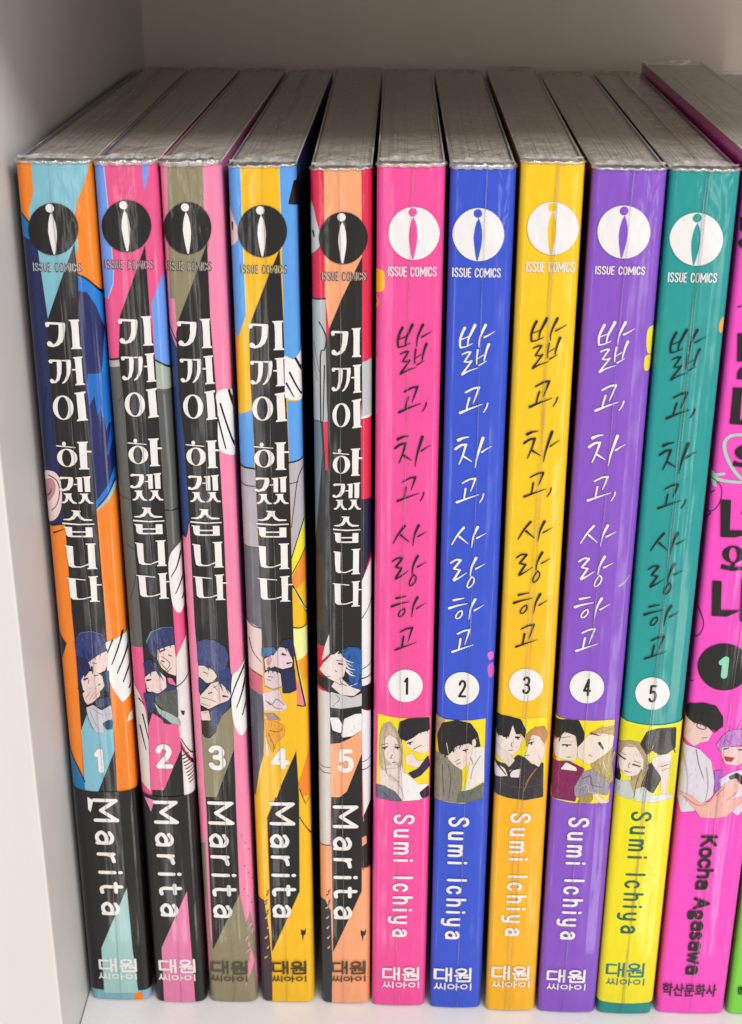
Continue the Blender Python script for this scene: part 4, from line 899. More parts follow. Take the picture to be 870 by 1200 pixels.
('P','241f1e',8,[906,17162,555,16430,310,15841,246,15471,254,14180,266,14638,266,13101,255,10375,249,9330,251,6975,289,5918,251,5075,263,3262,266,1469,271,1462,903,3135,913,5927,903,6635,903,8681,902,9811,892,12473,882,14644,915,14186,906,15854,910,17162]),
('P','dcdad8',9,[250,9509,159,9231,98,8886,252,9062]),
('P','f5a97c',9,[253,6912,445,6943,653,7050,903,7254,903,6670,588,5743,437,5597,251,5594]),
('P','2a2430',10,[881,2071,957,2025,995,2097,984,1931,944,1906,927,1739,908,1906,889,1929])],'spine_picture':[('P','2f62a6',14,[501,9145,617,9213,646,9220,816,9208,844,9196,894,9153,906,9125,906,8633,902,8597,834,8298,818,8290,670,8402,654,8429,603,8726,597,8761,548,8990,537,9022,494,9121]),
('P','26508c',13,[556,8437,758,8352,787,8354,892,8408,906,8397,906,8266,892,8239,757,8153,734,8159,551,8429]),
('P','e8dbd6',15,[59,8686,134,8854,152,8883,275,9024,301,9039,472,9069,495,9056,593,8858,597,8825,545,8561,529,8533,381,8418,354,8416,209,8498,184,8518,63,8658]),
('P','e8dbd6',17,[382,8450,470,8501,495,8497,646,8324,671,8305,874,8220,876,8202,755,8089,728,8079,497,8106,470,8119,292,8295,289,8321,358,8427]),
('P','c9c9ca',16,[279,8167,466,8112,497,8103,699,8047,728,8051,892,8139,906,8129,906,7861,890,7840,495,7778,464,7777,274,7798,258,7818,264,8154]),
('P','2e2b2c',13,[8,8533,243,8477,258,8455,261,8156,248,8148,3,8326,-10,8354,-7,8518]),
('P','ecebea',15,[260,7561,404,7563,428,7548,499,7409,504,7375,479,7205,461,7192,315,7247,297,7271,247,7543]),
('P','ecebea',15,[557,7539,757,7646,787,7654,890,7655,906,7637,906,7280,892,7251,725,7130,696,7117,521,7086,499,7098,483,7136,479,7170,540,7513]),
('S','e8e4e2',18,[515,8908,716,8778],[29,9]),
('S','e8e4e2',18,[543,8743,730,8613],[29,9]),
('S','e0e4ea',18,[599,8277,816,8380],[23,9]),
('S','2a2430',19,[457,8841,500,8825],[29,17]),
('S','2a2430',19,[22,8570,55,8560,104,8545,155,8531,195,8522,222,8523,242,8528,257,8535,267,8540],[15,14,14,13,13,13,12,12,12]),
('S','7a5a58',19,[368,8408,392,8391,427,8365,461,8344,483,8343,485,8372,476,8422,463,8474,455,8509],[12,11,11,11,10,10,9,9,9]),
('S','6a6a6e',19,[305,7834,337,7867,384,7914,428,7964,452,8006,445,8038,418,8067,386,8090,365,8106],[12,11,11,11,10,10,9,9,9]),
('S','2a2430',19,[241,7183,288,7173,356,7157,426,7151,476,7169,500,7228,509,7315,511,7402,513,7462],[12,11,11,11,10,10,9,9,9]),
('S','2a2430',19,[141,8870,272,9020],[12,9]),
('S','221c22',22,[443,8841,520,8822],[38,23]),
('S','221c22',22,[400,8913,521,8901],[15,9]),
('S','221c22',22,[369,8674,404,8642],[15,9]),
('S','221c22',22,[483,8376,599,8327],[15,9]),
('S','e9e4e2',20,[487,9006,507,8987,535,8960,568,8932,601,8909,638,8892,680,8879,718,8868,745,8861],[49,44,39,33,28,22,17,11,6]),
('S','e9e4e2',20,[558,8842,575,8820,601,8787,630,8753,658,8728,689,8713,722,8705,752,8700,773,8696],[49,44,39,33,28,22,17,11,6]),
('S','e9e4e2',20,[600,8677,615,8658,637,8630,662,8601,686,8579,713,8565,742,8557,769,8551,787,8547],[49,44,39,33,28,22,17,11,6]),
('S','e9e4e2',20,[372,9037,444,9130],[49,6]),
('S','244a86',19,[602,9171,487,9006],[49,6]),
('S','244a86',19,[659,9008,601,8843],[49,6]),
('S','244a86',19,[889,8581,816,8280],[49,6]),
('S','244a86',19,[773,8580,715,8279],[49,6])],'title':[('UA','efecea',20,[8.842,158.602,8.712,101.441,0.85])],'publisher_emblem':[('P','241f1e',16,[1003,17512,997,17431,977,17352,945,17277,902,17210,849,17151,787,17103,718,17068,645,17046,569,17038,494,17045,421,17066,353,17100,291,17147,238,17205,196,17272,164,17346,146,17425,140,17506,148,17588,168,17666,201,17740,244,17806,298,17864,359,17910,427,17945,500,17966,574,17974,648,17967,720,17947,788,17913,849,17867,902,17811,945,17745,977,17672,996,17593]),
('P','efecea',18,[619,17881,614,17909,598,17933,574,17948,546,17954,518,17948,494,17933,478,17909,473,17881,478,17853,494,17829,518,17813,546,17807,574,17813,598,17829,614,17853]),
('P','efecea',18,[559,17806,598,17718,623,17602,632,17463,623,17324,598,17184,572,17054,546,17054,520,17184,498,17324,486,17463,498,17602,524,17718])],'imprint_name':[('G','ecd0bc',16,'ISSUE COMICS',[1.78,167.34,9.86,168.98],0,0.27),
('G','241f1e',18,'ISSUE COMICS',[1.78,167.34,9.86,168.98],0,0.15)],'volume_number':[('G','efecea',22,'5',[4.01,62.21,7.4,68.12],0,1.15)],'author_name':[('G','efecea',23,'Marita',[2.86,23.92,8.36,54.0],1,0.85)],'publisher_name':[('G','5a4436',24,'@',[2.29,8.42,9.83,12.28],0,0.52),
('G','5a4436',25,'#',[2.26,6.18,9.83,8.13],0,0.3)]},5:{'spine_art':[('P','f2569f',1,[-160,0,1353,0,1353,19000,-160,19000]),
('P','f6b818',3,[-63,16915,-26,16947,27,16954,81,16944,120,16926,139,16896,148,16852,149,16802,149,16754,150,16704,149,16650,142,16601,123,16565,84,16540,30,16523,-24,16522,-61,16549,-78,16623,-85,16731,-79,16840]),
('S','ee9a30',3,[-24,16493,-9,16468,12,16431,32,16390,42,16352,35,16315,18,16276,0,16242,-13,16218],[36,36,36,36,36,36,36,36,36])],'publisher_emblem':[('P','eeecee',16,[1109,17618,1104,17536,1086,17456,1054,17380,1010,17312,956,17252,892,17204,821,17168,745,17146,667,17138,588,17144,511,17165,439,17200,374,17247,317,17305,271,17373,237,17448,216,17527,208,17610,215,17692,234,17771,266,17846,311,17913,365,17971,429,18018,499,18053,574,18075,651,18083,729,18076,805,18056,876,18022,941,17976,997,17919,1043,17853,1078,17779,1100,17700]),
('P','f2569f',18,[708,17989,703,18018,686,18043,661,18060,632,18065,603,18060,578,18043,561,18018,555,17989,561,17960,578,17935,603,17918,632,17912,661,17918,686,17935,703,17960]),
('P','f2569f',18,[645,17914,686,17825,713,17708,722,17567,713,17426,686,17285,659,17154,632,17154,605,17285,582,17426,569,17567,582,17708,609,17825])],'imprint_name':[('G','f3eef2',18,'ISSUE COMICS',[2.09,168.36,10.79,170.15],0,0.2)],'title':[('UB','1c0f18',20,[7.065,154.8,6.274,94.632])],'volume_disc':[('P','f0eeee',16,[993,8374,989,8308,974,8243,949,8182,915,8127,873,8079,823,8040,768,8011,709,7992,648,7985,587,7990,528,8006,472,8034,421,8071,377,8118,342,8172,315,8232,299,8296,293,8362,298,8428,313,8492,338,8553,372,8607,415,8655,464,8693,519,8722,577,8740,638,8747,698,8742,757,8726,812,8699,863,8662,907,8616,942,8563,969,8504,986,8440])],'volume_number':[('G','2a2628',18,'1',[6.08,81.57,6.98,85.68],0,0.5)],'author_name':[('G','f6f0f4',22,'Sumi Ichiya',[4.35,19.66,8.8,52.3],1,0.64)],'publisher_name':[('G','f6f0f4',24,'@',[2.22,7.39,10.51,11.25],0,0.52),
('G','f6f0f4',25,'#',[2.25,5.15,10.57,7.1],0,0.3)],'spine_picture':[('P','f2dd1e',10,[90,7687,324,7627,572,7594,907,7606,1146,7631,1157,5664,973,5589,643,5561,373,5570,67,5636]),
('P','c9b79e',12,[126,7178,175,7418,194,7443,281,7483,309,7479,430,7383,451,7356,570,7115,580,7081,611,6771,609,6734,547,6419,527,6397,203,6326,180,6340,129,6446,121,6482,122,7141]),
('P','ead9d2',13,[208,7070,316,7186,341,7189,462,7107,482,7080,577,6804,579,6768,544,6560,527,6532,408,6459,382,6463,257,6593,240,6624,188,6831,185,6868,195,7039]),
('P','e4d3cc',12,[143,6397,378,6463,410,6468,615,6472,633,6453,665,6068,679,6036,928,5781,943,5749,969,5608,957,5590,509,5615,480,5628,137,5955,125,5986,128,6373]),
('P','2b2430',14,[505,7289,527,7493,544,7518,689,7589,719,7597,1119,7617,1135,7599,1141,7318,1126,7295,959,7248,931,7232,840,7150,814,7130,696,7058,667,7056,549,7109,531,7134,507,7252]),
('P','ecdcd6',13,[651,7041,901,7233,929,7248,1120,7311,1136,7297,1145,6851,1135,6817,1081,6740,1055,6731,878,6787,849,6801,728,6884,705,6909,647,7015]),
('P','ecdcd6',14,[672,6691,790,6749,813,6740,917,6564,942,6552,1058,6582,1071,6567,1050,6393,1032,6377,885,6403,854,6412,706,6468,687,6492,661,6665]),
('P','39304a',15,[738,6270,915,6364,939,6387,1121,6677,1132,6673,1158,6431,1149,6398,1003,6211,977,6189,859,6130,833,6136,735,6249]),
('P','f0ecec',15,[604,6288,709,6234,736,6215,953,5995,982,5983,1135,5986,1147,5968,1108,5754,1094,5721,999,5603,972,5588,645,5562,627,5580,590,6276]),
('P','66677a',15,[81,5962,205,5936,235,5925,446,5803,471,5780,603,5579,597,5564,390,5570,357,5574,83,5633,67,5656,65,5947]),
('P','2b2430',16,[982,5781,1133,5938,1146,5931,1156,5684,1142,5660,1048,5631,1025,5643,977,5751]),
('S','2a2430',19,[198,6867,286,6903],[34,20]),
('S','2a2430',19,[448,6906,531,6890],[31,20]),
('S','6b5452',19,[832,6854,993,6951],[17,11]),
('S','a08c7c',19,[240,7162,233,7089,223,6984,215,6864,214,6745,225,6616,244,6474,264,6344,277,6254],[17,16,16,15,14,14,13,12,11]),
('S','a08c7c',19,[475,7132,498,7057,531,6949,563,6829,583,6717,586,6609,578,6498,566,6399,559,6330],[17,16,16,15,14,14,13,12,11]),
('S','9a8078',19,[393,6521,467,6540],[14,9]),
('S','a8a0a4',19,[337,6220,377,6178,436,6120,498,6050,548,5975,585,5886,616,5782,640,5686,658,5619],[14,14,13,12,11,11,10,9,9]),
('S','2a2430',19,[192,5790,313,5641],[11,9]),
('S','c8b8b4',18,[202,6394,231,6339,274,6258,321,6176,368,6114,416,6080,468,6062,515,6053,547,6046],[14,14,14,13,13,13,12,12,11]),
('S','1c181c',21,[178,6863,278,6899],[31,23]),
('S','4a3a34',20,[228,6871,234,6840],[37,29]),
('S','1c181c',21,[454,6896,537,6904],[31,23]),
('S','4a3a34',20,[496,6890,502,6858],[37,29]),
('S','1c181c',21,[706,6998,800,7034],[31,23]),
('S','4a3a34',20,[753,7005,760,6974],[37,29]),
('S','4a3a38',20,[171,6946,289,6983],[14,9]),
('S','4a3a38',20,[442,6965,536,6953],[14,9]),
('S','8a5650',20,[394,6510,476,6533],[14,11]),
('S','8a5650',20,[391,6713,384,6698,372,6676,361,6653,357,6636,362,6626,372,6621,384,6618,392,6615],[14,14,14,13,13,13,12,12,11]),
('S','b59f84',18,[325,7480,304,7434,274,7369,242,7288,216,7196,197,7078,182,6936,170,6802,161,6709],[49,43,38,33,27,22,16,11,6]),
('S','b59f84',18,[340,7480,364,7440,399,7384,439,7314,474,7235,507,7134,541,7014,570,6900,591,6822],[49,43,38,33,27,22,16,11,6]),
('S','b59f84',18,[296,7479,270,7446,233,7400,195,7340,166,7264,149,7158,140,7026,135,6900,131,6813],[49,43,38,33,27,22,16,11,6]),
('S','b59f84',18,[155,6709,182,6288],[49,6]),
('S','b59f84',18,[579,6821,609,6366],[49,6]),
('S','2b2430',18,[632,7444,571,7012],[49,6]),
('S','2b2430',18,[711,7446,653,7031],[49,6]),
('S','2b2430',18,[793,7447,754,7120],[49,6]),
('S','2b2430',18,[880,7483,862,7173],[49,6]),
('S','2b2430',18,[968,7485,979,7210],[49,6]),
('S','2b2430',18,[1070,7521,1113,7247],[49,6])]},6:{'spine_art':[('P','3f5ad2',1,[-160,0,1301,0,1301,19000,-160,19000]),
('P','e070c8',3,[981,9147,998,9167,1028,9180,1059,9185,1082,9177,1095,9151,1104,9108,1107,9063,1103,9031,1089,9011,1066,8997,1042,8993,1022,9000,1006,9027,990,9070,980,9114]),
('P','d060c0',3,[992,8822,1009,8867,1037,8908,1068,8933,1091,8930,1108,8881,1121,8798,1129,8710,1128,8646,1113,8611,1087,8589,1059,8584,1037,8597,1019,8637,1003,8700,992,8768]),
('P','23398e',2,[1101,9090,1316,9093,1311,7927,1155,7924])],'publisher_emblem':[('P','eeecee',16,[972,17613,969,17531,951,17451,921,17376,878,17307,825,17248,762,17200,691,17164,615,17142,536,17134,457,17141,380,17161,307,17196,240,17243,183,17302,135,17369,100,17444,77,17524,68,17606,73,17687,91,17767,123,17841,166,17908,220,17966,283,18013,352,18048,427,18070,505,18077,583,18071,659,18050,732,18017,797,17971,855,17914,903,17847,939,17773,962,17694]),
('P','3f5ad2',18,[570,17984,564,18013,548,18038,523,18055,493,18061,464,18055,439,18038,422,18013,417,17984,422,17954,439,17929,464,17913,493,17907,523,17913,548,17929,564,17954]),
('P','3f5ad2',18,[507,17909,548,17820,575,17703,584,17562,575,17422,548,17281,521,17150,493,17150,466,17281,444,17422,430,17562,444,17703,471,17820])],'imprint_name':[('G','f3eef2',18,'ISSUE COMICS',[0.8,168.39,9.39,170.1],0,0.2)],'title':[('UB','f4f2f6',20,[5.518,154.937,4.677,94.515])],'volume_disc':[('P','f0eeee',16,[840,8353,836,8287,823,8223,799,8162,766,8107,724,8059,675,8020,621,7990,562,7972,502,7965,440,7970,381,7987,325,8014,274,8052,229,8098,193,8152,166,8212,148,8276,142,8342,145,8408,159,8472,184,8533,217,8587,259,8634,308,8673,362,8701,420,8719,480,8726,540,8721,599,8705,655,8678,706,8641,750,8595,787,8542,814,8483,832,8419])],'volume_number':[('G','2a2628',18,'2',[4.15,81.37,5.81,85.47],0,0.5)],'author_name':[('G','f6f0f4',22,'Sumi Ichiya',[2.95,19.6,7.38,52.08],1,0.64)],'publisher_name':[('G','f6f0f4',24,'@',[0.78,7.53,9.11,11.64],0,0.52),
('G','f6f0f4',25,'#',[0.85,5.15,9.21,7.24],0,0.3)],'spine_picture':[('P','f2dd1e',10,[-26,7683,107,7600,399,7581,690,7585,997,7631,1017,5689,811,5599,574,5544,334,5562,-27,5620]),
('P','b69a78',11,[-2,7677,150,7623,162,7600,117,7361,102,7331,-4,7216,-15,7222,-17,7664]),
('P','8b8578',12,[-20,6785,170,6759,195,6741,329,6530,353,6505,536,6386,550,6358,561,5972,557,5934,458,5582,437,5566,-11,5618,-27,5639,-36,6769]),
('P','2e2a2e',14,[33,7222,105,7497,125,7519,383,7590,414,7590,676,7528,701,7509,836,7302,849,7269,911,6978,899,6957,814,6943,785,6952,690,7032,662,7038,431,6973,406,6955,255,6737,230,6728,82,6784,65,6808,30,7186]),
('P','eadad0',13,[255,6939,515,7068,544,7082,804,7210,818,7199,813,6960,808,6923,725,6609,710,6577,561,6391,536,6387,413,6471,387,6493,259,6640,247,6672,241,6913]),
('P','e9e2e0',14,[770,6941,981,6950,998,6932,1015,6122,1001,6093,755,5929,727,5913,609,5853,598,5865,667,6290,673,6328,752,6922]),
('P','f0dc20',15,[563,5900,558,6075,564,6112,634,6326,651,6330,689,6287,696,6256,626,5972,610,5940,575,5895]),
('P','6b6f6c',15,[457,5583,502,5826,521,5847,727,5882,756,5894,996,6058,1011,6048,1017,5708,1002,5683,767,5590,736,5582,469,5565]),
('P','e9d2c8',15,[747,7122,821,7174,832,7165,814,6994,797,6968,759,6948,744,6959,735,7094]),
('S','2a2430',19,[396,6585,498,6657],[11,8]),
('S','2e2a2e',18,[295,7105,278,7060,255,6994,231,6923,212,6861,202,6809,195,6759,190,6717,187,6687],[40,37,34,31,28,25,23,20,17]),
('S','2e2a2e',18,[529,7109,476,6901],[40,11]),
('S','6a655a',19,[250,6513,265,6453,286,6368,307,6268,318,6161,317,6035,307,5890,294,5755,286,5661],[17,17,16,16,16,15,15,14,14]),
('S','b08078',19,[717,6696,782,6522],[20,11]),
('S','9a9a9c',19,[922,6734,896,6684,857,6611,816,6529,784,6452,764,6374,750,6293,741,6220,734,6169],[14,14,13,13,13,12,12,12,11]),
('S','575048',19,[132,6511,180,5731],[11,11]),
('S','d8cfc4',19,[208,7035,259,6758],[14,8]),
('S','1c181c',21,[318,6863,388,6878],[31,23]),
('S','4a3a34',20,[354,6860,360,6829],[37,28]),
('S','1c181c',21,[565,6867,653,6897],[31,23]),
('S','4a3a34',20,[609,6872,616,6840],[37,28]),
('S','8a5650',20,[427,6523,515,6566],[14,11]),
('S','2e2a2e',18,[289,7312,284,7264,276,7196,265,7116,252,7035,234,6945,210,6844,188,6751,172,6686],[48,43,37,32,27,22,16,11,6]),
('S','2e2a2e',18,[377,7313,318,6863],[48,6]),
('S','2e2a2e',18,[451,7280,417,6900],[48,6]),
('S','2e2a2e',18,[553,7282,533,6954],[48,6]),
('S','2e2a2e',18,[655,7284,679,7001],[48,6]),
('S','2e2a2e',18,[757,7320,862,6970],[48,6]),
('S','2e2a2e',18,[175,7207,113,6720],[48,6])]},7:{'spine_art':[('P','f9cc1c',1,[-160,0,1259,0,1259,19000,-160,19000]),
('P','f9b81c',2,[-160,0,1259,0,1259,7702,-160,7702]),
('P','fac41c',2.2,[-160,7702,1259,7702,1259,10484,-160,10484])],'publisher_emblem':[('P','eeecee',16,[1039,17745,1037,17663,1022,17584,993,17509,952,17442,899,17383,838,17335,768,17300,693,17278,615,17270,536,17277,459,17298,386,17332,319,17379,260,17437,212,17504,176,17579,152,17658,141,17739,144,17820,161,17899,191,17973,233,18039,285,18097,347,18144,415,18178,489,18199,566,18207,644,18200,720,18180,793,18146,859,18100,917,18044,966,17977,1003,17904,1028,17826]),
('P','f9cc1c',18,[640,18114,634,18143,618,18168,593,18184,564,18190,534,18184,510,18168,493,18143,487,18114,493,18085,510,18060,534,18043,564,18037,593,18043,618,18060,634,18085]),
('P','f9cc1c',18,[577,18039,617,17951,644,17835,653,17695,644,17556,617,17416,591,17286,564,17286,537,17416,514,17556,501,17695,514,17835,541,17951])],'imprint_name':[('G','f3eef2',18,'ISSUE COMICS',[1.55,169.57,10.15,171.45],0,0.2)],'title':[('UB','1d1406',20,[6.109,156.441,4.917,96.166])],'volume_disc':[('P','f0eeee',16,[880,8485,878,8420,866,8356,843,8295,811,8240,770,8193,722,8154,669,8125,611,8107,550,8100,490,8105,430,8122,374,8149,322,8186,278,8233,241,8286,212,8346,194,8410,186,8475,189,8541,202,8605,225,8665,258,8719,299,8766,346,8804,400,8832,457,8850,517,8857,577,8852,636,8836,692,8809,743,8772,788,8726,825,8673,853,8614,872,8551])],'volume_number':[('G','2a2628',18,'3',[4.58,82.71,6.23,86.79],0,0.5)],'author_name':[('G','f6f0f4',22,'Sumi Ichiya',[3.41,21.22,7.8,53.72],1,0.64)],'publisher_name':[('G','f6f0f4',24,'@',[0.99,8.91,9.36,12.94],0,0.52),
('G','f6f0f4',25,'#',[1.1,6.58,9.51,8.62],0,0.3)],'spine_picture':[('P','f5e02a',10,[-56,7818,251,7735,543,7685,1004,7719,1014,5757,631,5686,271,5737,-24,5832]),
('P','3c3a3e',12,[-13,6633,223,6575,249,6585,424,6805,449,6812,569,6758,596,6738,727,6593,754,6582,962,6616,978,6599,1007,5783,992,5761,646,5696,614,5695,287,5742,255,5749,-2,5834,-18,5859,-28,6618]),
('P','2a2628',15,[-1,7769,177,7743,208,7737,441,7681,464,7661,576,7423,582,7388,565,7236,552,7232,482,7323,456,7330,399,7307,379,7318,308,7522,298,7521,245,7282,225,7264,29,7261,12,7279,-16,7753]),
('P','ecdcd6',14,[23,7260,196,7248,216,7264,295,7589,307,7591,435,7318,458,7296,517,7274,528,7251,462,6975,448,6943,343,6796,319,6792,151,6908,126,6932,10,7075,0,7107,7,7242]),
('P','e6d2ca',13,[13,7043,274,6827,298,6801,371,6693,372,6664,280,6517,259,6515,22,6764,10,6796,1,7035]),
('P','e8dcd8',16,[-7,6593,170,6475,190,6448,243,6308,234,6288,30,6254,13,6270,-20,6583]),
('P','e8dcd8',16,[289,6437,491,6501,505,6487,489,6278,471,6259,326,6257,306,6275,277,6413]),
('P','c48f5a',15,[599,7317,688,7429,714,7447,942,7511,962,7497,1014,7328,1016,7293,982,7088,969,7085,862,7259,836,7277,721,7302,700,7289,614,7012,607,7013,590,7286]),
('P','ecdcd6',14,[661,7280,776,7366,800,7362,964,7152,976,7120,990,6846,985,6810,894,6529,875,6522,628,6707,607,6732,589,6771,586,6804,627,6977,633,7013,647,7252]),
('S','2a2430',19,[124,7263,225,7281],[29,17]),
('S','2a2430',19,[372,7249,451,7250],[26,17]),
('S','2a2430',19,[656,7099,742,7135],[26,14]),
('S','8a6a60',19,[254,6920,327,6928],[14,9]),
('S','a8745a',19,[831,6476,806,6433,770,6372,730,6300,695,6227,665,6145,635,6052,609,5966,591,5907],[26,25,24,23,22,20,19,18,17]),
('S','a8745a',19,[748,6369,613,6085],[14,11]),
('S','1e1c20',17,[278,6326,285,6347,294,6376,309,6407,332,6433,372,6451,423,6467,473,6479,507,6488],[40,38,36,34,32,29,27,25,23]),
('S','1e1c20',17,[33,6568,204,6325],[34,23]),
('S','5c5a60',17,[48,6146,122,6117,227,6074,347,6033,468,6011,599,6018,744,6042,876,6071,968,6091],[17,16,16,15,14,14,13,12,11]),
('S','1c181c',21,[131,7245,235,7264],[32,23]),
('S','4a3a34',20,[183,7245,190,7214],[37,29]),
('S','1c181c',21,[376,7239,457,7240],[32,23]),
('S','4a3a34',20,[417,7229,424,7198],[37,29]),
('S','1c181c',21,[656,7099,748,7135],[32,23]),
('S','4a3a34',20,[702,7106,710,7076],[37,29]),
('S','4a3a38',20,[122,7314,238,7333],[14,9]),
('S','4a3a38',20,[638,7174,753,7211],[14,9]),
('S','8a5650',20,[243,6913,330,6928],[14,11]),
('S','8a5650',20,[596,6800,669,6815],[14,11]),
('S','8a5650',20,[305,7111,302,7093,296,7069,292,7043,291,7024,296,7014,305,7009,315,7006,321,7004],[14,14,14,13,13,13,12,12,11]),
('S','2a2628',18,[268,7674,251,7630,225,7566,198,7497,176,7435,158,7379,142,7325,128,7278,119,7245],[49,43,38,33,27,22,16,11,6]),
('S','2a2628',18,[298,7658,288,7618,274,7561,260,7497,248,7436,241,7375,237,7310,233,7253,231,7213],[49,43,38,33,27,22,16,11,6]),
('S','2a2628',18,[327,7641,335,7604,347,7550,362,7491,379,7438,403,7389,433,7340,460,7298,479,7268],[49,43,38,33,27,22,16,11,6]),
('S','2a2628',18,[371,7642,394,7607,428,7557,464,7499,495,7439,521,7371,544,7294,563,7223,577,7173],[49,43,38,33,27,22,16,11,6]),
('S','2a2628',18,[112,7570,33,7210],[49,6]),
('S','c08a54',18,[784,7478,757,7450,718,7410,677,7361,647,7305,629,7233,618,7148,612,7067,607,7012],[49,43,38,33,27,22,16,11,6]),
('S','c08a54',18,[842,7479,815,7454,776,7417,735,7377,703,7340,683,7306,668,7271,658,7241,651,7219],[49,43,38,33,27,22,16,11,6]),
('S','c08a54',18,[871,7479,891,7444,919,7393,947,7334,968,7276,979,7213,983,7143,985,7079,986,7035],[49,43,38,33,27,22,16,11,6])]},8:{'spine_art':[('P','8b5bcb',1,[-160,0,1439,0,1439,19000,-160,19000]),
('P','f2e038',3,[1170,15920,1198,15963,1242,15984,1286,15978,1315,15942,1328,15853,1332,15719,1327,15585,1314,15495,1289,15457,1252,15450,1214,15470,1188,15513,1172,15597,1162,15717,1160,15837]),
('P','ead838',3,[1165,15411,1189,15434,1225,15442,1260,15435,1282,15412,1287,15362,1281,15289,1269,15215,1255,15165,1236,15141,1211,15133,1186,15141,1169,15164,1159,15214,1154,15287,1155,15361]),
('S','b8a4b8',3,[1033,10737,1052,10750,1080,10768,1110,10791,1136,10817,1159,10853,1182,10896,1201,10936,1214,10964],[43,40,37,34,31,28,25,22,19])],'publisher_emblem':[('P','eeecee',16,[1066,17699,1066,17618,1051,17538,1023,17464,982,17396,930,17337,867,17289,796,17253,719,17230,639,17222,557,17228,477,17249,401,17283,331,17330,270,17387,219,17454,180,17528,153,17607,141,17689,142,17770,158,17849,187,17923,228,17990,281,18047,343,18094,414,18129,489,18151,569,18159,649,18153,728,18133,803,18099,872,18054,934,17997,985,17932,1025,17858,1052,17780]),
('P','8b5bcb',18,[654,18066,648,18096,631,18121,606,18138,576,18144,546,18138,520,18121,503,18096,497,18066,503,18036,520,18010,546,17993,576,17987,606,17993,631,18010,648,18036]),
('P','8b5bcb',18,[590,17991,631,17903,659,17787,668,17647,659,17508,631,17369,604,17238,576,17238,548,17369,525,17508,511,17647,525,17787,553,17903])],'imprint_name':[('G','f3eef2',18,'ISSUE COMICS',[1.49,169.29,10.32,170.83],0,0.2)],'title':[('UB','f4f0f6',20,[6.022,155.925,4.801,95.517])],'volume_disc':[('P','f0eeee',16,[898,8473,897,8407,886,8343,865,8283,834,8228,794,8180,747,8141,694,8111,637,8093,577,8086,516,8090,456,8106,400,8133,348,8170,302,8216,264,8269,235,8329,215,8392,206,8458,207,8523,219,8587,241,8647,272,8702,312,8749,359,8787,412,8816,468,8834,528,8841,588,8837,647,8821,703,8795,755,8758,800,8713,839,8660,868,8601,888,8538])],'volume_number':[('G','2a2628',18,'4',[4.77,82.56,6.41,86.64],0,0.5)],'author_name':[('G','f6f0f4',22,'Sumi Ichiya',[3.74,20.73,8.17,53.02],1,0.64)],'publisher_name':[('G','f6f0f4',24,'@',[1.41,8.63,10.01,12.37],0,0.52),
('G','f6f0f4',25,'#',[1.58,6.45,10.21,8.34],0,0.3)],'spine_picture':[('P','f2dc22',10,[-87,7734,181,7699,442,7678,789,7673,1169,7695,1185,5676,689,5642,330,5672,5,5746]),
('P','e88a44',11,[-101,7299,-16,7353,-1,7343,116,5775,101,5756,3,5753,-14,5772,-113,7272]),
('P','822f5c',13,[-12,6671,283,6694,313,6687,618,6520,627,6494,516,6139,509,6102,493,5713,476,5696,39,5752,22,5773,-27,6651]),
('P','2b2a2d',15,[-10,7243,-19,7649,-4,7669,195,7692,226,7692,427,7679,450,7662,570,7392,577,7356,574,7222,564,7189,464,7043,451,7047,411,7284,393,7309,185,7394,161,7385,72,7241,48,7226,6,7225]),
('P','e8d8cc',14,[-14,7102,106,7348,129,7365,359,7370,379,7352,450,7047,453,7010,445,6735,428,6714,285,6697,254,6700,46,6771,27,6795,-19,7068]),
('P','f0e2dc',16,[144,6497,233,6644,257,6651,440,6550,460,6524,473,6473,462,6456,151,6481]),
('P','ecdccf',14,[476,7077,657,7329,682,7345,910,7380,940,7379,1169,7324,1184,7302,1165,6891,1151,6863,983,6738,955,6723,699,6623,672,6629,479,6809,467,6840,466,7045]),
('P','c6a472',13,[678,7384,903,7495,932,7505,1164,7556,1180,7541,1192,7373,1178,7356,942,7365,910,7366,680,7376]),
('P','b7a465',15,[756,6630,897,6751,922,6773,1145,6965,1159,6957,1239,6229,1229,6199,1087,6075,1064,6080,890,6327,871,6359,751,6602]),
('P','9b95a2',16,[448,6066,601,6424,623,6446,794,6510,821,6503,1175,6151,1185,6119,1151,5872,1133,5857,923,5914,893,5911,635,5776,606,5776,484,5830,466,5855,443,6030]),
('P','a89a5a',17,[532,5675,608,5824,632,5846,804,5911,824,5898,853,5793,849,5760,787,5659,761,5645,540,5658]),
('P','f0dcd4',16,[830,5941,1177,5686,1175,5674,1030,5655,1004,5669,827,5936]),
('S','2a2430',19,[898,7142,980,7006],[64,32]),
('S','2a2430',19,[144,7083,319,7087],[21,13]),
('S','d8d0c8',19,[139,7176,387,7165],[13,11]),
('S','7a4a3a',19,[708,7378,871,7330],[37,19]),
('S','5a5662',19,[590,6265,624,6285,673,6315,724,6339,762,6339,777,6303,781,6243,785,6178,805,6129,851,6100,913,6083,974,6071,1016,6063],[19,18,18,17,17,17,16,16,15,15,14,14,13]),
('S','c8c4ce',19,[544,6051,578,6071,628,6100,679,6124,716,6126,732,6097,735,6045,738,5990,757,5950,803,5932,865,5924,925,5922,967,5920],[19,18,18,17,17,17,16,16,15,15,14,14,13]),
('S','8a7c3c',19,[919,6623,931,6576,949,6508,970,6437,994,6380,1025,6342,1061,6313,1095,6293,1119,6277],[19,18,17,17,16,15,15,14,13]),
('S','e0d6ae',19,[1002,6695,1014,6655,1032,6597,1053,6537,1075,6487,1099,6452,1127,6423,1152,6400,1170,6384],[16,15,15,14,13,13,12,11,11]),
('S','2b2a2d',19,[114,7364,82,7158],[16,11]),
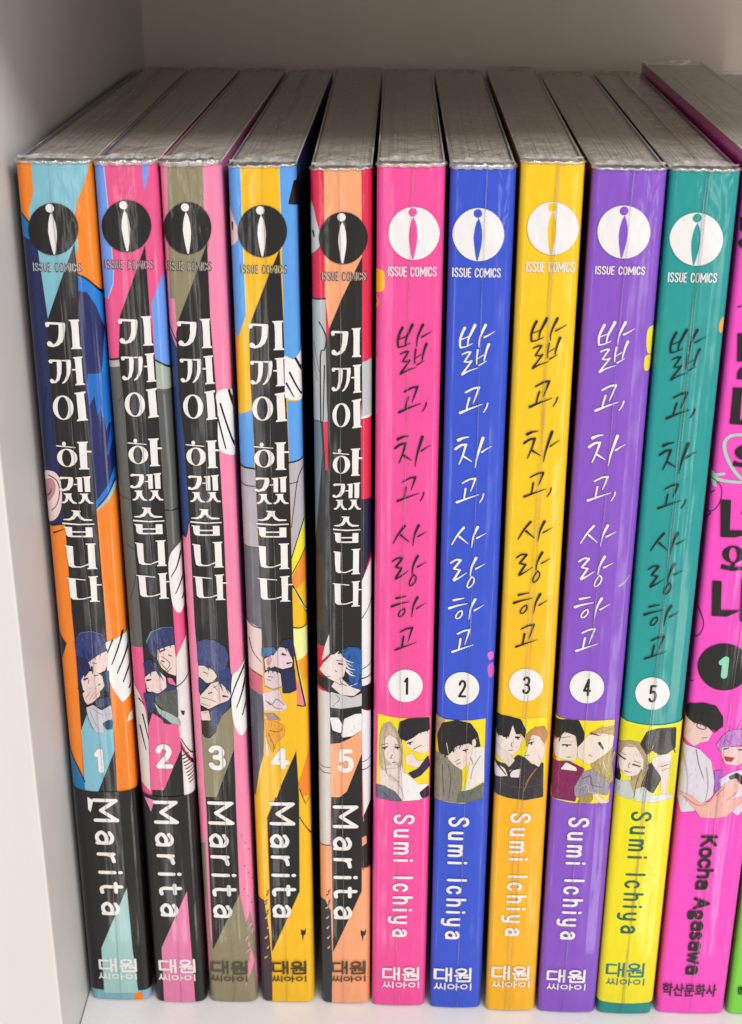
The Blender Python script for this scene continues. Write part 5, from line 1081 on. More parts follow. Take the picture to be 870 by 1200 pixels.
('S','1c181c',21,[145,7076,319,7087],[29,21]),
('S','4a3a34',20,[233,7072,240,7041],[35,27]),
('S','1c181c',21,[889,7142,985,7020],[29,21]),
('S','4a3a34',20,[938,7071,946,7040],[35,27]),
('S','4a3a38',20,[106,7244,293,7283],[13,8]),
('S','4a3a38',20,[709,7361,877,7327],[13,8]),
('S','8a5650',20,[250,6781,337,6797],[13,11]),
('S','8a5650',20,[698,6861,765,6821],[13,11]),
('S','2b2a2d',18,[215,7605,196,7562,167,7500,137,7430,114,7364,99,7298,88,7229,81,7166,75,7123],[45,40,35,30,25,20,15,10,5]),
('S','2b2a2d',18,[275,7573,187,7349],[45,5]),
('S','2b2a2d',18,[333,7574,402,7302],[45,5]),
('S','2b2a2d',18,[408,7542,419,7492,435,7421,452,7342,462,7269,464,7200,462,7129,457,7066,454,7022],[45,40,35,30,25,20,15,10,5]),
('S','2b2a2d',18,[129,7603,30,7191],[45,5]),
('S','b99a62',18,[944,7520,919,7508,882,7491,842,7470,805,7448,770,7422,734,7391,703,7363,681,7343],[45,40,35,30,25,20,15,10,5]),
('S','b99a62',18,[1149,7490,1117,7478,1071,7461,1021,7440,980,7418,949,7392,923,7361,901,7333,886,7314],[45,40,35,30,25,20,15,10,5]),
('S','b99a62',18,[1169,7011,1148,6968,1116,6908,1083,6838,1055,6766,1034,6684,1015,6593,1000,6509,989,6450],[45,40,35,30,25,20,15,10,5]),
('S','b99a62',18,[1206,6908,1196,6845,1182,6756,1168,6655,1158,6559,1153,6463,1152,6362,1153,6271,1153,6208],[45,40,35,30,25,20,15,10,5]),
('S','b99a62',18,[912,6727,895,6697,870,6652,847,6602,836,6551,842,6496,860,6436,880,6381,894,6342],[45,40,35,30,25,20,15,10,5])]},9:{'spine_art':[('P','2f9d9b',1,[-160,0,1361,0,1361,19000,-160,19000]),
('P','2f8f8c',2,[-160,0,1361,0,1361,300,-160,300]),
('P','f0b050',3,[1106,16076,1119,16110,1140,16144,1160,16163,1174,16157,1181,16107,1183,16024,1181,15939,1175,15883,1163,15865,1144,15867,1125,15883,1111,15907,1104,15941,1100,15988,1100,16036])],'publisher_emblem':[('P','eeecee',16,[1006,17584,1007,17503,994,17423,968,17348,928,17280,877,17221,815,17173,745,17137,669,17114,589,17106,508,17112,427,17133,351,17167,280,17214,217,17271,165,17338,124,17413,96,17492,82,17573,82,17655,96,17734,123,17808,163,17875,215,17933,276,17980,346,18015,421,18037,500,18045,580,18038,659,18018,735,17985,805,17940,868,17883,920,17817,962,17744,991,17665]),
('P','2f9d9b',18,[595,17951,589,17981,572,18007,547,18024,517,18030,486,18024,461,18007,444,17981,438,17951,444,17921,461,17896,486,17879,517,17873,547,17879,572,17896,589,17921]),
('P','2f9d9b',18,[530,17877,572,17788,600,17672,609,17532,600,17392,572,17253,544,17122,517,17122,489,17253,466,17392,452,17532,466,17672,493,17788])],'imprint_name':[('G','f3eef2',18,'ISSUE COMICS',[1.08,168.02,9.71,169.79],0,0.2)],'title':[('UB','0b1818',20,[5.709,154.624,5.195,94.037])],'volume_disc':[('P','f0eeee',16,[883,8351,884,8285,874,8221,854,8160,824,8105,785,8057,739,8017,686,7988,629,7969,570,7962,509,7966,449,7982,392,8009,339,8046,293,8092,254,8146,224,8205,203,8269,193,8334,193,8400,203,8464,224,8524,254,8579,293,8626,339,8665,391,8694,448,8712,507,8719,567,8715,626,8699,683,8673,735,8636,782,8591,821,8538,851,8479,872,8416])],'volume_number':[('G','2a2628',18,'5',[4.63,81.33,6.27,85.41],0,0.5)],'author_name':[('G','1f6e52',22,'Sumi Ichiya',[3.3,22.71,7.71,54.84],1,0.64)],'publisher_name':[('G','24807c',24,'@',[1.01,10.53,9.46,14.65],0,0.52),
('G','24807c',25,'#',[1.25,8.15,9.74,10.24],0,0.3)],'paper_band':[('P','f4e61a',20,[-900,7694,0,7694,100,7664,200,7639,300,7619,400,7605,500,7597,600,7594,701,7597,801,7605,901,7619,1001,7639,1101,7664,1201,7694,2101,7694,2101,349,1201,349,1101,336,1001,326,901,319,801,313,701,310,600,309,500,310,400,313,300,319,200,326,100,336,0,349,-900,349])],'spine_picture':[('P','e6e02c',22,[-54,7655,234,7564,556,7512,1094,7556,1148,6592,1167,5834,770,5709,375,5746,-68,5907,-2,6869]),
('P','2c2228',23,[-73,6652,-19,6740,-6,6736,67,6351,68,6313,36,5960,18,5938,-53,5922,-69,5938,-81,6618]),
('P','b9a682',23,[-33,7142,118,7216,148,7221,342,7203,368,7187,531,6937,544,6903,598,6597,596,6561,505,6244,497,6209,436,5853,417,5834,286,5830,270,5849,264,6318,250,6346,41,6477,24,6505,-45,7116]),
('P','3a3436',23,[385,7162,491,7435,512,7456,700,7526,730,7532,1072,7555,1088,7537,1106,7069,1095,7040,941,6904,913,6893,816,6890,786,6899,645,6991,621,6987,554,6897,534,6899,388,7130]),
('P','2f2b30',22,[485,6584,672,6724,694,6718,901,6370,904,6338,757,5958,736,5950,491,6100,476,6128,472,6556]),
('P','e6d8d2',24,[661,6816,818,6884,848,6894,1038,6932,1053,6916,1052,6608,1047,6572,958,6256,943,6254,814,6452,794,6483,666,6679,654,6713,648,6791]),
('P','e6d0c8',25,[775,6557,871,6687,896,6705,1023,6739,1038,6724,1039,6376,1039,6339,1016,5908,1001,5899,925,5954,910,5984,880,6334,869,6369,775,6528]),
('P','ecdcd2',25,[11,6772,76,7045,96,7063,289,7067,315,7054,471,6858,483,6825,491,6555,480,6524,369,6391,343,6375,182,6338,157,6350,50,6510,37,6544,9,6736]),
('P','c5ccc8',24,[13,6217,222,6256,244,6241,359,5890,354,5859,286,5784,260,5777,-13,5894,-27,5919,-4,6195]),
('P','d5e0dc',24,[368,6034,527,6105,554,6098,743,5895,771,5885,996,5925,1028,5925,1155,5897,1167,5878,1156,5838,1136,5818,785,5714,754,5711,391,5744,373,5765,354,6009]),
('S','2a2430',29,[17,6832,109,6757],[25,19]),
('S','2a2430',29,[273,6646,421,6604],[32,22]),
('S','9a6a64',29,[117,6480,223,6452],[16,9]),
('S','d8c8a2',29,[73,7157,130,7138,214,7113,301,7078,371,7031,420,6961,458,6873,487,6788,508,6729],[22,21,21,20,19,18,17,17,16]),
('S','8c7a58',29,[459,6536,445,6481,424,6402,403,6312,386,6224,377,6131,371,6029,368,5936,365,5872],[19,18,17,17,16,15,14,13,13]),
('S','e8e0dc',28,[592,6885,653,7115],[19,9]),
('S','2a2430',29,[857,6604,1013,6666],[16,9]),
('S','7a5a54',29,[881,6508,1005,6569],[13,9]),
('S','5c5658',28,[625,7454,832,7271],[19,13]),
('S','1c181c',31,[17,6824,115,6765],[32,22]),
('S','1c181c',31,[279,6647,424,6604],[32,22]),
('S','6a5440',31,[20,6916,120,6873],[13,9]),
('S','6a5440',31,[298,6732,424,6689],[13,9]),
('S','a0605a',31,[124,6473,223,6452],[19,13]),
('S','a8827a',31,[205,6683,200,6663,191,6634,183,6604,181,6582,186,6572,196,6569,207,6568,214,6568],[13,12,12,11,11,11,10,10,9]),
('S','b09a76',29,[166,7197,141,7166,103,7122,65,7063,38,6985,24,6869,17,6723,15,6582,13,6485],[54,48,42,36,30,24,18,12,6]),
('S','b09a76',29,[182,7198,228,7168,294,7127,364,7071,422,6995,469,6893,511,6769,543,6634,559,6500,551,6354,524,6196,494,6053,473,5953],[54,50,46,42,38,34,30,26,22,18,14,10,6]),
('S','b09a76',29,[198,7198,223,7179,258,7152,297,7116,336,7069,377,6998,421,6910,461,6826,489,6767],[54,48,42,36,30,24,18,12,6]),
('S','b09a76',29,[134,7196,107,7176,68,7147,29,7109,0,7060,-13,6989,-18,6899,-19,6813,-19,6754],[54,48,42,36,30,24,18,12,6]),
('S','3a3436',29,[720,7456,706,7409,686,7340,664,7263,647,7190,634,7117,624,7040,617,6971,611,6923],[54,48,42,36,30,24,18,12,6]),
('S','3a3436',29,[816,7459,805,7403,789,7324,773,7236,762,7155,758,7080,758,7003,761,6936,762,6889],[54,48,42,36,30,24,18,12,6]),
('S','3a3436',29,[911,7461,906,7406,898,7327,892,7239,890,7159,895,7083,904,7007,915,6940,922,6893],[54,48,42,36,30,24,18,12,6]),
('S','3a3436',29,[1007,7463,1014,7408,1024,7327,1036,7240,1049,7163,1066,7095,1086,7031,1104,6975,1117,6936],[54,48,42,36,30,24,18,12,6]),
('S','3a3436',29,[507,7338,464,7072],[54,6])]},10:{'spine_picture':[('S','2a1a24',21,[801,7027,883,7044],[30,18]),
('S','2a1a24',21,[1101,7011,1188,7006],[30,18]),
('S','26242a',18,[173,7849,134,7586],[51,6]),
('S','26242a',18,[299,7851,264,7559],[51,6]),
('S','26242a',18,[430,7817,425,7536],[51,6]),
('S','26242a',18,[560,7783,631,7447],[51,6]),
('S','26242a',18,[655,7785,719,7524],[51,6]),
('S','b872c8',18,[827,7339,746,7034],[51,6]),
('S','b872c8',18,[923,7341,889,7044],[51,6]),
('S','b872c8',18,[1018,7343,1048,7060],[51,6]),
('S','b872c8',18,[1145,7346,1239,7064],[51,6]),
('S','b872c8',18,[735,7299,693,6918],[51,6]),
('S','b872c8',18,[911,7454,832,7602],[51,6]),
('S','b872c8',18,[1038,7456,1050,7644],[51,6]),
('P','ddd8e2',11,[-97,7123,103,7062,134,7051,302,6991,330,6973,556,6737,572,6705,677,6243,682,6205,683,5891,672,5860,341,5481,314,5466,88,5425,67,5441,-27,5836,-33,5874,-111,7109]),
('P','e8c8c4',12,[-44,7758,117,7634,146,7619,376,7559,404,7542,521,7420,527,7391,464,7214,443,7194,317,7160,289,7146,195,7069,170,7070,-13,7232,-28,7262,-57,7751]),
('P','26242a',13,[-28,7861,21,8051,41,8071,260,8108,290,8106,519,8046,544,8027,692,7801,704,7768,723,7580,713,7552,605,7457,578,7454,339,7583,309,7593,146,7621,117,7634,6,7722,-11,7751,-29,7826]),
('P','c58ad0',12,[634,7122,725,7321,744,7347,895,7481,923,7491,1146,7496,1174,7486,1323,7362,1338,7332,1363,7105,1349,7089,1185,7117,1154,7117,901,7077,874,7065,750,6967,727,6972,637,7092]),
('P','edc9c6',13,[758,7072,934,7076,965,7077,1253,7083,1275,7066,1356,6837,1350,6809,1138,6632,1110,6624,880,6652,856,6670,774,6827,763,6862,744,7053]),
('P','b03a50',14,[829,6842,1026,6814,1033,6797,995,6729,971,6716,873,6728,850,6748,820,6827]),
('P','e2d6ec',12,[787,6276,940,6414,967,6430,1404,6585,1421,6571,1510,5755,1502,5722,1266,5387,1242,5383,990,5554,970,5583,780,6247]),
('P','b06ad0',11,[671,6495,800,6498,816,6480,830,6052,817,6024,722,5960,706,5970,657,6476]),
('P','2b2830',14,[974,6356,1098,6439,1126,6439,1252,6364,1267,6336,1275,6141,1263,6135,1215,6185,1192,6213,1136,6297,1111,6307,1015,6276,992,6287,969,6330]),
('P','edb3a8',15,[26,5929,178,5884,208,5868,428,5681,457,5673,618,5710,641,5730,733,5936,751,5966,902,6177,925,6199,1080,6303,1106,6299,1190,6211,1202,6179,1195,5982,1185,5949,1063,5777,1067,5769,1257,5842,1287,5853,1382,5885,1389,5875,1269,5665,1249,5637,1039,5380,1013,5362,820,5306,789,5302,492,5312,465,5329,333,5532,310,5561,118,5766,96,5795,20,5918]),
('S','6a4a58',19,[222,7663,395,7517],[18,15]),
('S','26242a',19,[208,7644,203,7622,196,7591,193,7558,203,7531,231,7510,274,7491,318,7479,351,7478,369,7496,379,7528,384,7562,389,7584],[15,15,15,15,15,15,15,15,15,15,15,15,15]),
('S','26242a',19,[441,7537,464,7513,498,7478,534,7445,563,7427,585,7431,603,7449,617,7470,628,7485],[15,15,15,15,15,15,15,15,15]),
('S','8a7f96',18,[238,6984,251,6922,270,6834,293,6735,318,6641,350,6547,388,6447,423,6358,448,6296],[18,17,17,16,15,14,14,13,12]),
('S','b8b0c4',18,[8,6864,31,6761,65,6613,99,6447,124,6288,137,6129,142,5959,144,5807,145,5701],[21,20,19,18,17,16,14,13,12]),
('S','b8b0c4',18,[486,6568,503,6483,526,6361,550,6226,563,6104,563,5992,555,5879,543,5780,536,5711],[21,20,19,18,17,16,14,13,12]),
('S','a8645c',19,[102,5818,153,5779,227,5721,308,5664,381,5628,446,5622,511,5635,567,5653,606,5665],[12,12,11,11,11,10,10,9,9]),
('S','a8645c',19,[748,5874,919,6113],[12,9]),
('S','a8645c',19,[988,5762,1162,5962],[12,9]),
('S','2a2430',19,[796,7016,873,7044],[21,12]),
('S','a052b8',18,[803,7262,942,7152],[15,9]),
('S','a052b8',18,[978,7417,1098,7194],[15,9]),
('S','7a4a54',19,[323,7270,417,7291],[12,9])],'spine_art':[('P','fb55c8',1,[-160,0,1660,0,1660,19100,-160,19100]),
('S','a8d4c0',10,[636,13875,587,13882,516,13891,440,13899,376,13901,327,13898,284,13890,247,13878,214,13859,186,13835,162,13805,145,13770,135,13729,135,13681,142,13627,156,13569,176,13509,203,13446,237,13378,275,13311,314,13250,355,13193,399,13139,443,13091,484,13049,522,13015,558,12987,593,12965,625,12950,658,12943,690,12944,718,12949,737,12952],[65,65,65,65,65,65,65,65,65,65,65,65,65,65,65,65,65,65,65,65,65,65,65,65,65,65,65,65,65,65,65,65,65]),
('S','a8d4c0',11,[-19,13041,18,13026,71,13004,137,12981,213,12964,310,12954,427,12948,540,12946,626,12946,677,12950,706,12958,722,12966,735,12972],[65,65,64,63,63,62,61,61,60,60,59,58,58]),
('S','a8d4c0',11,[180,13106,146,13099,96,13091,47,13077,17,13052,13,13009,26,12952,43,12897,55,12859],[61,60,60,59,58,57,56,55,54]),
('S','a8d4c0',11,[-5,13082,61,12982],[115,96]),
('S','5a2448',10,[-134,13364,-120,13330,-99,13282,-75,13230,-52,13183,-28,13142,-2,13101,21,13067,37,13042],[17,17,16,16,15,15,14,14,13]),
('S','5a2448',12,[-16,13004,7,12991,40,12974,75,12952,104,12924,129,12891,151,12853,169,12810,181,12761,185,12704,184,12639,177,12574,164,12514,144,12460,118,12410,86,12364,51,12326,6,12295,-47,12271,-96,12252,-130,12239],[17,17,17,17,17,17,17,17,17,16,16,16,16,16,16,16,16,16,16,15,15]),
('S','5a2448',12,[36,12284,23,12251,4,12204,-19,12154,-42,12115,-70,12090,-101,12073,-130,12060,-150,12051],[17,17,16,16,15,15,14,14,13]),
('S','5a2448',12,[56,12755,-10,12660],[17,12]),
('S','5a2448',12,[-132,10507,-84,10406,-12,10261,58,10104,103,9971,114,9869,105,9780,83,9703,55,9637,14,9581,-39,9537,-92,9504,-128,9480],[21,20,20,20,19,19,18,18,17,17,17,16,16]),
('S','5a2448',12,[-98,8675,-86,8649,-70,8611,-51,8574,-32,8551,-12,8549,11,8560,32,8574,46,8584],[21,20,20,19,18,18,17,16,16]),
('S','5a2448',12,[111,16341,188,16365],[27,15])],'title':[('P','241f1e',20,[149,15859,421,15853,442,15666,334,15664,350,15514,458,15511,479,15322,195,15326]),
('P','241f1e',20,[225,14989,221,15113,258,15200,325,15244,487,15250,495,15174,390,15144,363,15058,367,14985]),
('R','241f1e',20,[292,17490,291,17466,283,17442,270,17421,250,17403,226,17390,198,17382,168,17379,137,17381,108,17389,80,17402,57,17419,39,17440,26,17463,20,17487,21,17512,28,17535,42,17556,62,17574,86,17587,114,17595,144,17598,175,17596,204,17588,231,17575,255,17558,273,17538,286,17514],[222,17489,222,17476,218,17463,212,17452,202,17442,190,17435,177,17430,162,17428,147,17430,133,17434,120,17441,108,17450,99,17462,93,17475,90,17488,90,17501,93,17514,100,17526,110,17535,121,17543,135,17547,149,17549,164,17547,179,17543,192,17536,204,17527,213,17515,219,17503]),
('P','241f1e',20,[17,17945,228,17947,255,17702,24,17714]),
('P','241f1e',20,[170,14827,643,14815,657,14689,183,14696]),
('P','241f1e',20,[179,14731,344,14724,364,14188,188,14116]),
('P','241f1e',20,[179,14204,712,14189,723,14090,188,14116]),
('P','241f1e',20,[498,14813,644,14811,716,14153,551,14151]),
('R','241f1e',20,[727,13558,725,13524,715,13492,694,13463,666,13439,631,13421,592,13409,549,13404,505,13408,463,13418,424,13435,391,13459,364,13487,347,13519,338,13552,340,13585,351,13617,371,13646,399,13670,434,13688,474,13700,517,13705,560,13701,602,13691,641,13674,674,13651,700,13623,718,13591],[648,13567,649,13539,645,13513,637,13489,625,13469,610,13454,592,13444,573,13441,552,13444,533,13453,514,13467,498,13487,485,13510,476,13536,471,13564,470,13592,474,13618,482,13641,494,13661,509,13676,527,13686,546,13689,566,13686,586,13677,604,13663,620,13644,633,13620,643,13594]),
('P','241f1e',20,[340,13391,433,13352,807,13334,815,13257,518,13257,326,13280]),
('P','241f1e',20,[172,12586,368,12579,410,11955,846,11952,759,11877,520,11808,250,11805]),
('P','241f1e',20,[591,12360,802,12355,809,12293,597,12297]),
('P','241f1e',20,[735,12627,885,12625,979,11776,825,11794]),
('R','241f1e',20,[729,11449,728,11408,717,11369,696,11334,667,11304,630,11281,587,11267,542,11262,496,11265,451,11278,409,11299,374,11328,345,11362,326,11401,317,11441,318,11482,329,11521,350,11556,380,11586,417,11608,459,11622,504,11628,550,11624,595,11611,636,11590,672,11562,700,11528,719,11489],[600,11436,602,11401,600,11367,594,11337,585,11312,572,11293,557,11281,540,11277,523,11280,506,11292,489,11310,475,11335,462,11365,453,11398,448,11433,446,11468,448,11502,454,11532,464,11557,476,11576,491,11587,508,11592,525,11588,543,11577,559,11558,574,11534,586,11504,595,11471]),
('P','241f1e',20,[494,11278,582,11280,581,11183,507,11188]),
('P','241f1e',20,[326,11236,390,11212,566,11176,815,11176,821,11123,537,11090,317,11133]),
('P','241f1e',20,[185,10868,364,10859,411,10230,790,10238,727,10188,541,10089,245,10095]),
('P','241f1e',20,[743,10937,926,10929,1012,9989,801,9985]),
('P','241f1e',20,[944,10527,1101,10530,1111,10435,954,10432])],'volume_disc':[('P','2b2426',14,[1118,8962,1120,8868,1107,8777,1078,8690,1034,8612,977,8543,909,8487,831,8445,746,8419,656,8409,565,8415,475,8438,389,8476,310,8529,239,8595,180,8671,133,8756,102,8847,85,8940,84,9034,99,9125,129,9210,173,9288,230,9355,298,9409,376,9450,460,9476,548,9486,638,9479,726,9457,811,9420,890,9368,960,9304,1020,9229,1067,9145,1100,9055])],'volume_number':[('G','8fd8bc',18,'1',[4.84,86.85,6.87,91.95],0,1.3)],'author_name':[('G','30182a',22,'Kocha Agasawa',[5.3,11.19,9.0,48.68],1,0.72)],'publisher_name':[('T','3a1c30',22,'학산문화사',[0.75,4.9,12.78,8.56],0,0.02)]},'TA':[[262,15896,299,15923,627,15914,638,15874,627,15777,608,15663,561,15549,480,15480,377,15450,291,15465,269,15511,286,15550,326,15564,364,15539,386,15499,442,15532,484,15605,506,15703,515,15876,344,15880,335,15836,280,15826],[706,15971,902,15980,904,15959,882,15940,881,15778,880,15469,911,15445,911,15424,717,15419,718,15439,746,15455,752,15778,741,15939,711,15952],[268,15186,297,15211,510,15208,514,15122,496,14956,450,14823,385,14764,305,14751,271,14780,268,14821,308,14842,347,14813,367,14789,399,14856,418,14955,426,15174,343,15173,339,15140,287,15137],[518,15208,684,15214,688,15123,662,14957,613,14840,555,14773,504,14748,493,14760,537,14807,580,14890,603,15023,607,15180,518,15185],[703,15037,776,15038,775,15008,702,15011],[733,15263,915,15281,914,15257,890,15243,891,14959,893,14768,925,14751,924,14734,738,14721,742,14741,771,14758,772,14958,764,15239,737,15242],[713,14574,921,14609,920,14582,888,14550,899,14288,899,14076,931,14061,931,14039,721,14015,722,14040,755,14066,750,14287,746,14540,713,14553],[283,13526,650,13498,654,13481,283,13503],[685,13602,896,13613,895,13590,867,13573,859,13430,951,13424,950,13393,859,13392,854,13081,890,13067,889,13050,691,13044,691,13065,719,13083,718,13325,722,13568,693,13581],[280,12855,322,12886,550,12881,561,12814,537,12707,468,12618,353,12588,279,12598,272,12642,314,12655,351,12625,421,12671,457,12760,469,12848,353,12844,320,12826],[563,12746,640,12747,639,12724,562,12725],[604,12876,730,12890,722,12584,635,12584,639,12846,607,12857],[745,12895,899,12909,893,12884,877,12870,874,12586,771,12581,770,12869,748,12876],[351,12545,519,12547,495,12520,504,12439,543,12375,595,12356,595,12336,517,12336,461,12394,443,12435,411,12376,344,12334,298,12344,299,12360,354,12381,389,12447,386,12519,351,12527],[668,12548,836,12550,812,12523,821,12443,861,12379,916,12363,916,12343,838,12339,779,12398,760,12438,729,12379,665,12334,625,12344,625,12360,672,12384,707,12450,704,12522,668,12530],[480,12197,653,12190,656,12172,639,12157,650,12085,714,12022,871,12009,866,11984,713,11977,632,12014,592,12081,567,12071,515,12007,415,11979,300,11987,304,12005,417,12019,493,12076,520,12167,479,12175],[278,11932,595,11912,905,11923,905,11901,595,11883,277,11901],[298,11845,461,11840,454,11639,371,11632,331,11678,324,11820,297,11825],[726,11841,859,11842,857,11632,720,11631],[455,11754,727,11757,726,11728,454,11725],[422,11659,724,11662,724,11629,404,11627],[285,11448,448,11431,440,11033,476,11000,569,10997,738,11066,738,11036,568,10973,400,10971,337,11003,319,11180,314,11420,284,11429],[700,11495,903,11504,903,11486,874,11473,870,10982,900,10963,900,10948,701,10942,705,10965,733,10980,741,11466,703,11480],[261,10746,648,10717,648,10696,261,10725],[304,10726,446,10714,447,10327,472,10291,582,10300,739,10351,739,10325,581,10277,445,10266,361,10272,315,10316,310,10524],[706,10783,896,10799,896,10780,865,10766,861,10618,959,10619,959,10592,861,10588,852,10261,900,10247,899,10231,699,10225,703,10248,734,10264,737,10529,733,10759,708,10765]],'TR':[([674,14283,668,14230,652,14178,627,14132,595,14094,556,14065,514,14046,470,14040,426,14046,385,14063,348,14092,318,14130,296,14176,284,14226,281,14280,287,14334,304,14384,329,14430,361,14468,399,14497,441,14515,485,14521,529,14516,570,14498,606,14470,636,14433,658,14387,671,14337],[575,14279,571,14231,562,14185,549,14143,531,14109,511,14082,489,14066,466,14060,443,14066,422,14082,403,14108,388,14142,377,14183,371,14229,370,14277,374,14326,383,14371,397,14413,414,14447,435,14473,457,14489,480,14494,502,14489,523,14473,542,14448,557,14414,568,14373,574,14327]),
([671,13281,665,13239,650,13200,625,13165,593,13135,556,13112,514,13098,470,13093,427,13097,386,13111,350,13133,320,13162,298,13197,285,13236,281,13277,287,13318,303,13357,328,13393,359,13422,397,13444,439,13458,482,13463,525,13459,566,13446,602,13424,632,13395,654,13361,668,13322],[559,13274,556,13237,548,13201,536,13169,521,13143,503,13122,483,13110,463,13105,442,13109,424,13122,407,13142,393,13168,384,13200,378,13235,377,13273,380,13310,388,13345,400,13377,415,13404,433,13424,453,13436,473,13441,493,13437,512,13425,529,13405,542,13379,552,13347,558,13312]),
([474,13559,473,13549,469,13540,465,13532,459,13525,451,13519,443,13516,435,13515,427,13516,419,13519,412,13524,407,13531,402,13539,400,13548,399,13558,401,13568,404,13577,408,13585,414,13592,422,13597,430,13600,438,13602,446,13601,454,13598,461,13592,467,13586,471,13577,473,13568],[437,13558,437,13558,437,13558,437,13558,437,13558,437,13558,437,13558,437,13558,436,13558,436,13558,436,13558,436,13558,436,13558,436,13558,436,13558,436,13559,436,13559,436,13559,436,13559,436,13559,436,13559,437,13559,437,13559,437,13559,437,13559,437,13559,437,13559,437,13559])],'AA':[9.016,159.803,8.992,102.315],'TB':[([386,16054,377,16033,362,16002,347,15967,334,15934,324,15904,316,15873,308,15843,304,15813,303,15782,305,15749,307,15720,309,15699],[50,49,47,46,45,44,43,42,40,39,38,37,36]),
([314,15679,331,15682,354,15686,382,15692,410,15700,441,15714,475,15731,507,15748,529,15759],[30,28,26,24,22,20,18,16,13]),
([333,15834,452,15888],[19,19]),
([570,16109,559,16084,544,16049,527,16011,512,15975,498,15944,483,15915,470,15885,460,15855,453,15820,449,15784,446,15750,444,15727],[55,53,50,48,45,43,40,37,35,32,30,27,25]),
([761,16110,751,16086,736,16052,719,16013,704,15977,692,15944,679,15911,668,15877,660,15843,655,15804,653,15761,653,15722,652,15696],[53,49,46,43,40,37,34,31,28,25,22,19,16]),
([745,15881,764,15891,791,15906,821,15922,848,15938,873,15953,899,15970,921,15984,937,15995],[36,32,29,25,22,18,15,11,8]),
([352,15552,369,15561,392,15573,418,15586,440,15596,459,15600,477,15601,492,15600,502,15600],[25,26,27,28,29,30,31,32,33]),
([502,15600,494,15586,483,15566,470,15543,457,15519,441,15492,423,15461,406,15432,395,15413],[33,32,32,31,30,29,29,28,27]),
([397,15410,412,15410,433,15409,456,15409,475,15411,491,15416,507,15423,519,15431,528,15436],[25,25,25,26,26,26,27,27,27]),
([528,15432,513,15408,490,15374,465,15337,441,15302,419,15268,395,15234,374,15203,359,15181],[27,28,29,31,32,33,34,35,36]),
([359,15168,381,15181,411,15201,447,15222,483,15241,525,15258,573,15275,616,15289,646,15300],[39,35,32,28,25,21,18,14,11]),
([634,15644,631,15619,627,15584,622,15544,619,15507,618,15470,618,15432,619,15398,619,15374],[36,34,32,31,29,27,25,24,22]),
([634,15477,740,15548],[16,16]),
([830,15748,822,15725,811,15693,799,15655,788,15616,778,15570,767,15519,758,15471,752,15437],[53,49,45,41,37,33,29,26,22]),
([662,15347,798,15430],[30,11]),
([430,14822,456,14837,493,14860,534,14883,570,14901,601,14911,631,14917,657,14920,675,14923],[33,34,35,35,36,37,38,39,40]),
([675,14923,668,14897,657,14860,644,14818,631,14777,617,14735,601,14689,586,14648,576,14619],[46,42,38,34,30,26,23,19,15]),
([501,14718,496,14698,489,14670,481,14639,474,14610,469,14581,463,14551,459,14524,456,14506],[36,35,35,34,33,32,31,30,30]),
([338,14421,371,14437,419,14460,473,14486,526,14510,583,14534,646,14558,703,14580,742,14595],[53,48,43,38,33,28,23,18,13]),
([844,14610,841,14595,837,14575,832,14552,824,14529,812,14505,796,14479,781,14455,771,14439],[30,29,28,26,25,24,23,22,21]),
([318,13880,335,13889,358,13902,385,13916,411,13927,439,13934,468,13940,495,13944,514,13947],[63,57,51,45,39,33,27,21,15]),
([266,13699,285,13715,312,13738,343,13761,370,13778,396,13787,423,13790,446,13790,462,13791],[50,48,47,46,45,43,42,41,40]),
([462,13796,453,13760,441,13708,426,13649,411,13594,393,13539,372,13482,353,13430,340,13395],[46,43,40,36,33,30,26,23,20]),
([409,13563,580,13454],[43,15]),
([777,13929,764,13883,746,13817,726,13745,710,13682,698,13634,687,13592,678,13552,670,13510,663,13462,656,13411,651,13366,647,13334],[60,56,52,48,45,41,37,33,30,26,22,18,15]),
([764,13645,780,13657,802,13674,827,13693,852,13710,877,13725,905,13741,930,13754,948,13763],[36,33,29,26,22,19,15,11,8]),
([413,13011,438,13027,473,13049,512,13072,547,13090,578,13099,609,13105,636,13109,655,13112],[30,30,31,32,33,34,35,35,36]),
([655,13108,648,13083,638,13047,627,13008,617,12971,605,12937,593,12901,582,12870,574,12848],[43,39,36,32,29,25,22,18,15]),
([475,12900,452,12703],[36,30]),
([315,12613,351,12628,402,12650,461,12675,517,12698,574,12721,636,12744,692,12765,731,12780],[50,45,40,35,30,26,21,16,11]),
([819,12795,818,12782,816,12763,813,12741,807,12719,795,12693,779,12663,763,12636,752,12617],[28,27,26,25,24,23,22,21,20]),
([460,12087,438,12057,407,12016,372,11968,340,11920,310,11866,280,11807,253,11753,234,11715],[50,46,43,39,35,32,28,25,21]),
([379,11895,548,11748],[43,16]),
([727,12100,713,12066,692,12018,670,11962,652,11905,640,11843,631,11773,624,11710,619,11665],[56,51,46,40,35,29,24,18,13]),
([716,11866,897,11973],[36,8]),
([223,11321,241,11336,266,11358,295,11380,322,11395,348,11400,375,11399,399,11395,416,11393],[33,34,35,35,36,37,38,39,40]),
([416,11389,289,11204],[43,40]),
([289,11198,409,11179],[30,33]),
([403,11176,287,10963],[40,43]),
([293,10945,315,10959,345,10978,380,11001,413,11024,446,11049,482,11078,514,11104,536,11122],[43,39,35,31,27,23,19,15,11]),
([715,11442,700,11407,676,11357,652,11301,634,11248,623,11196,617,11142,613,11094,610,11060],[56,52,47,43,38,33,29,24,20]),
([715,11209,898,11318],[36,8]),
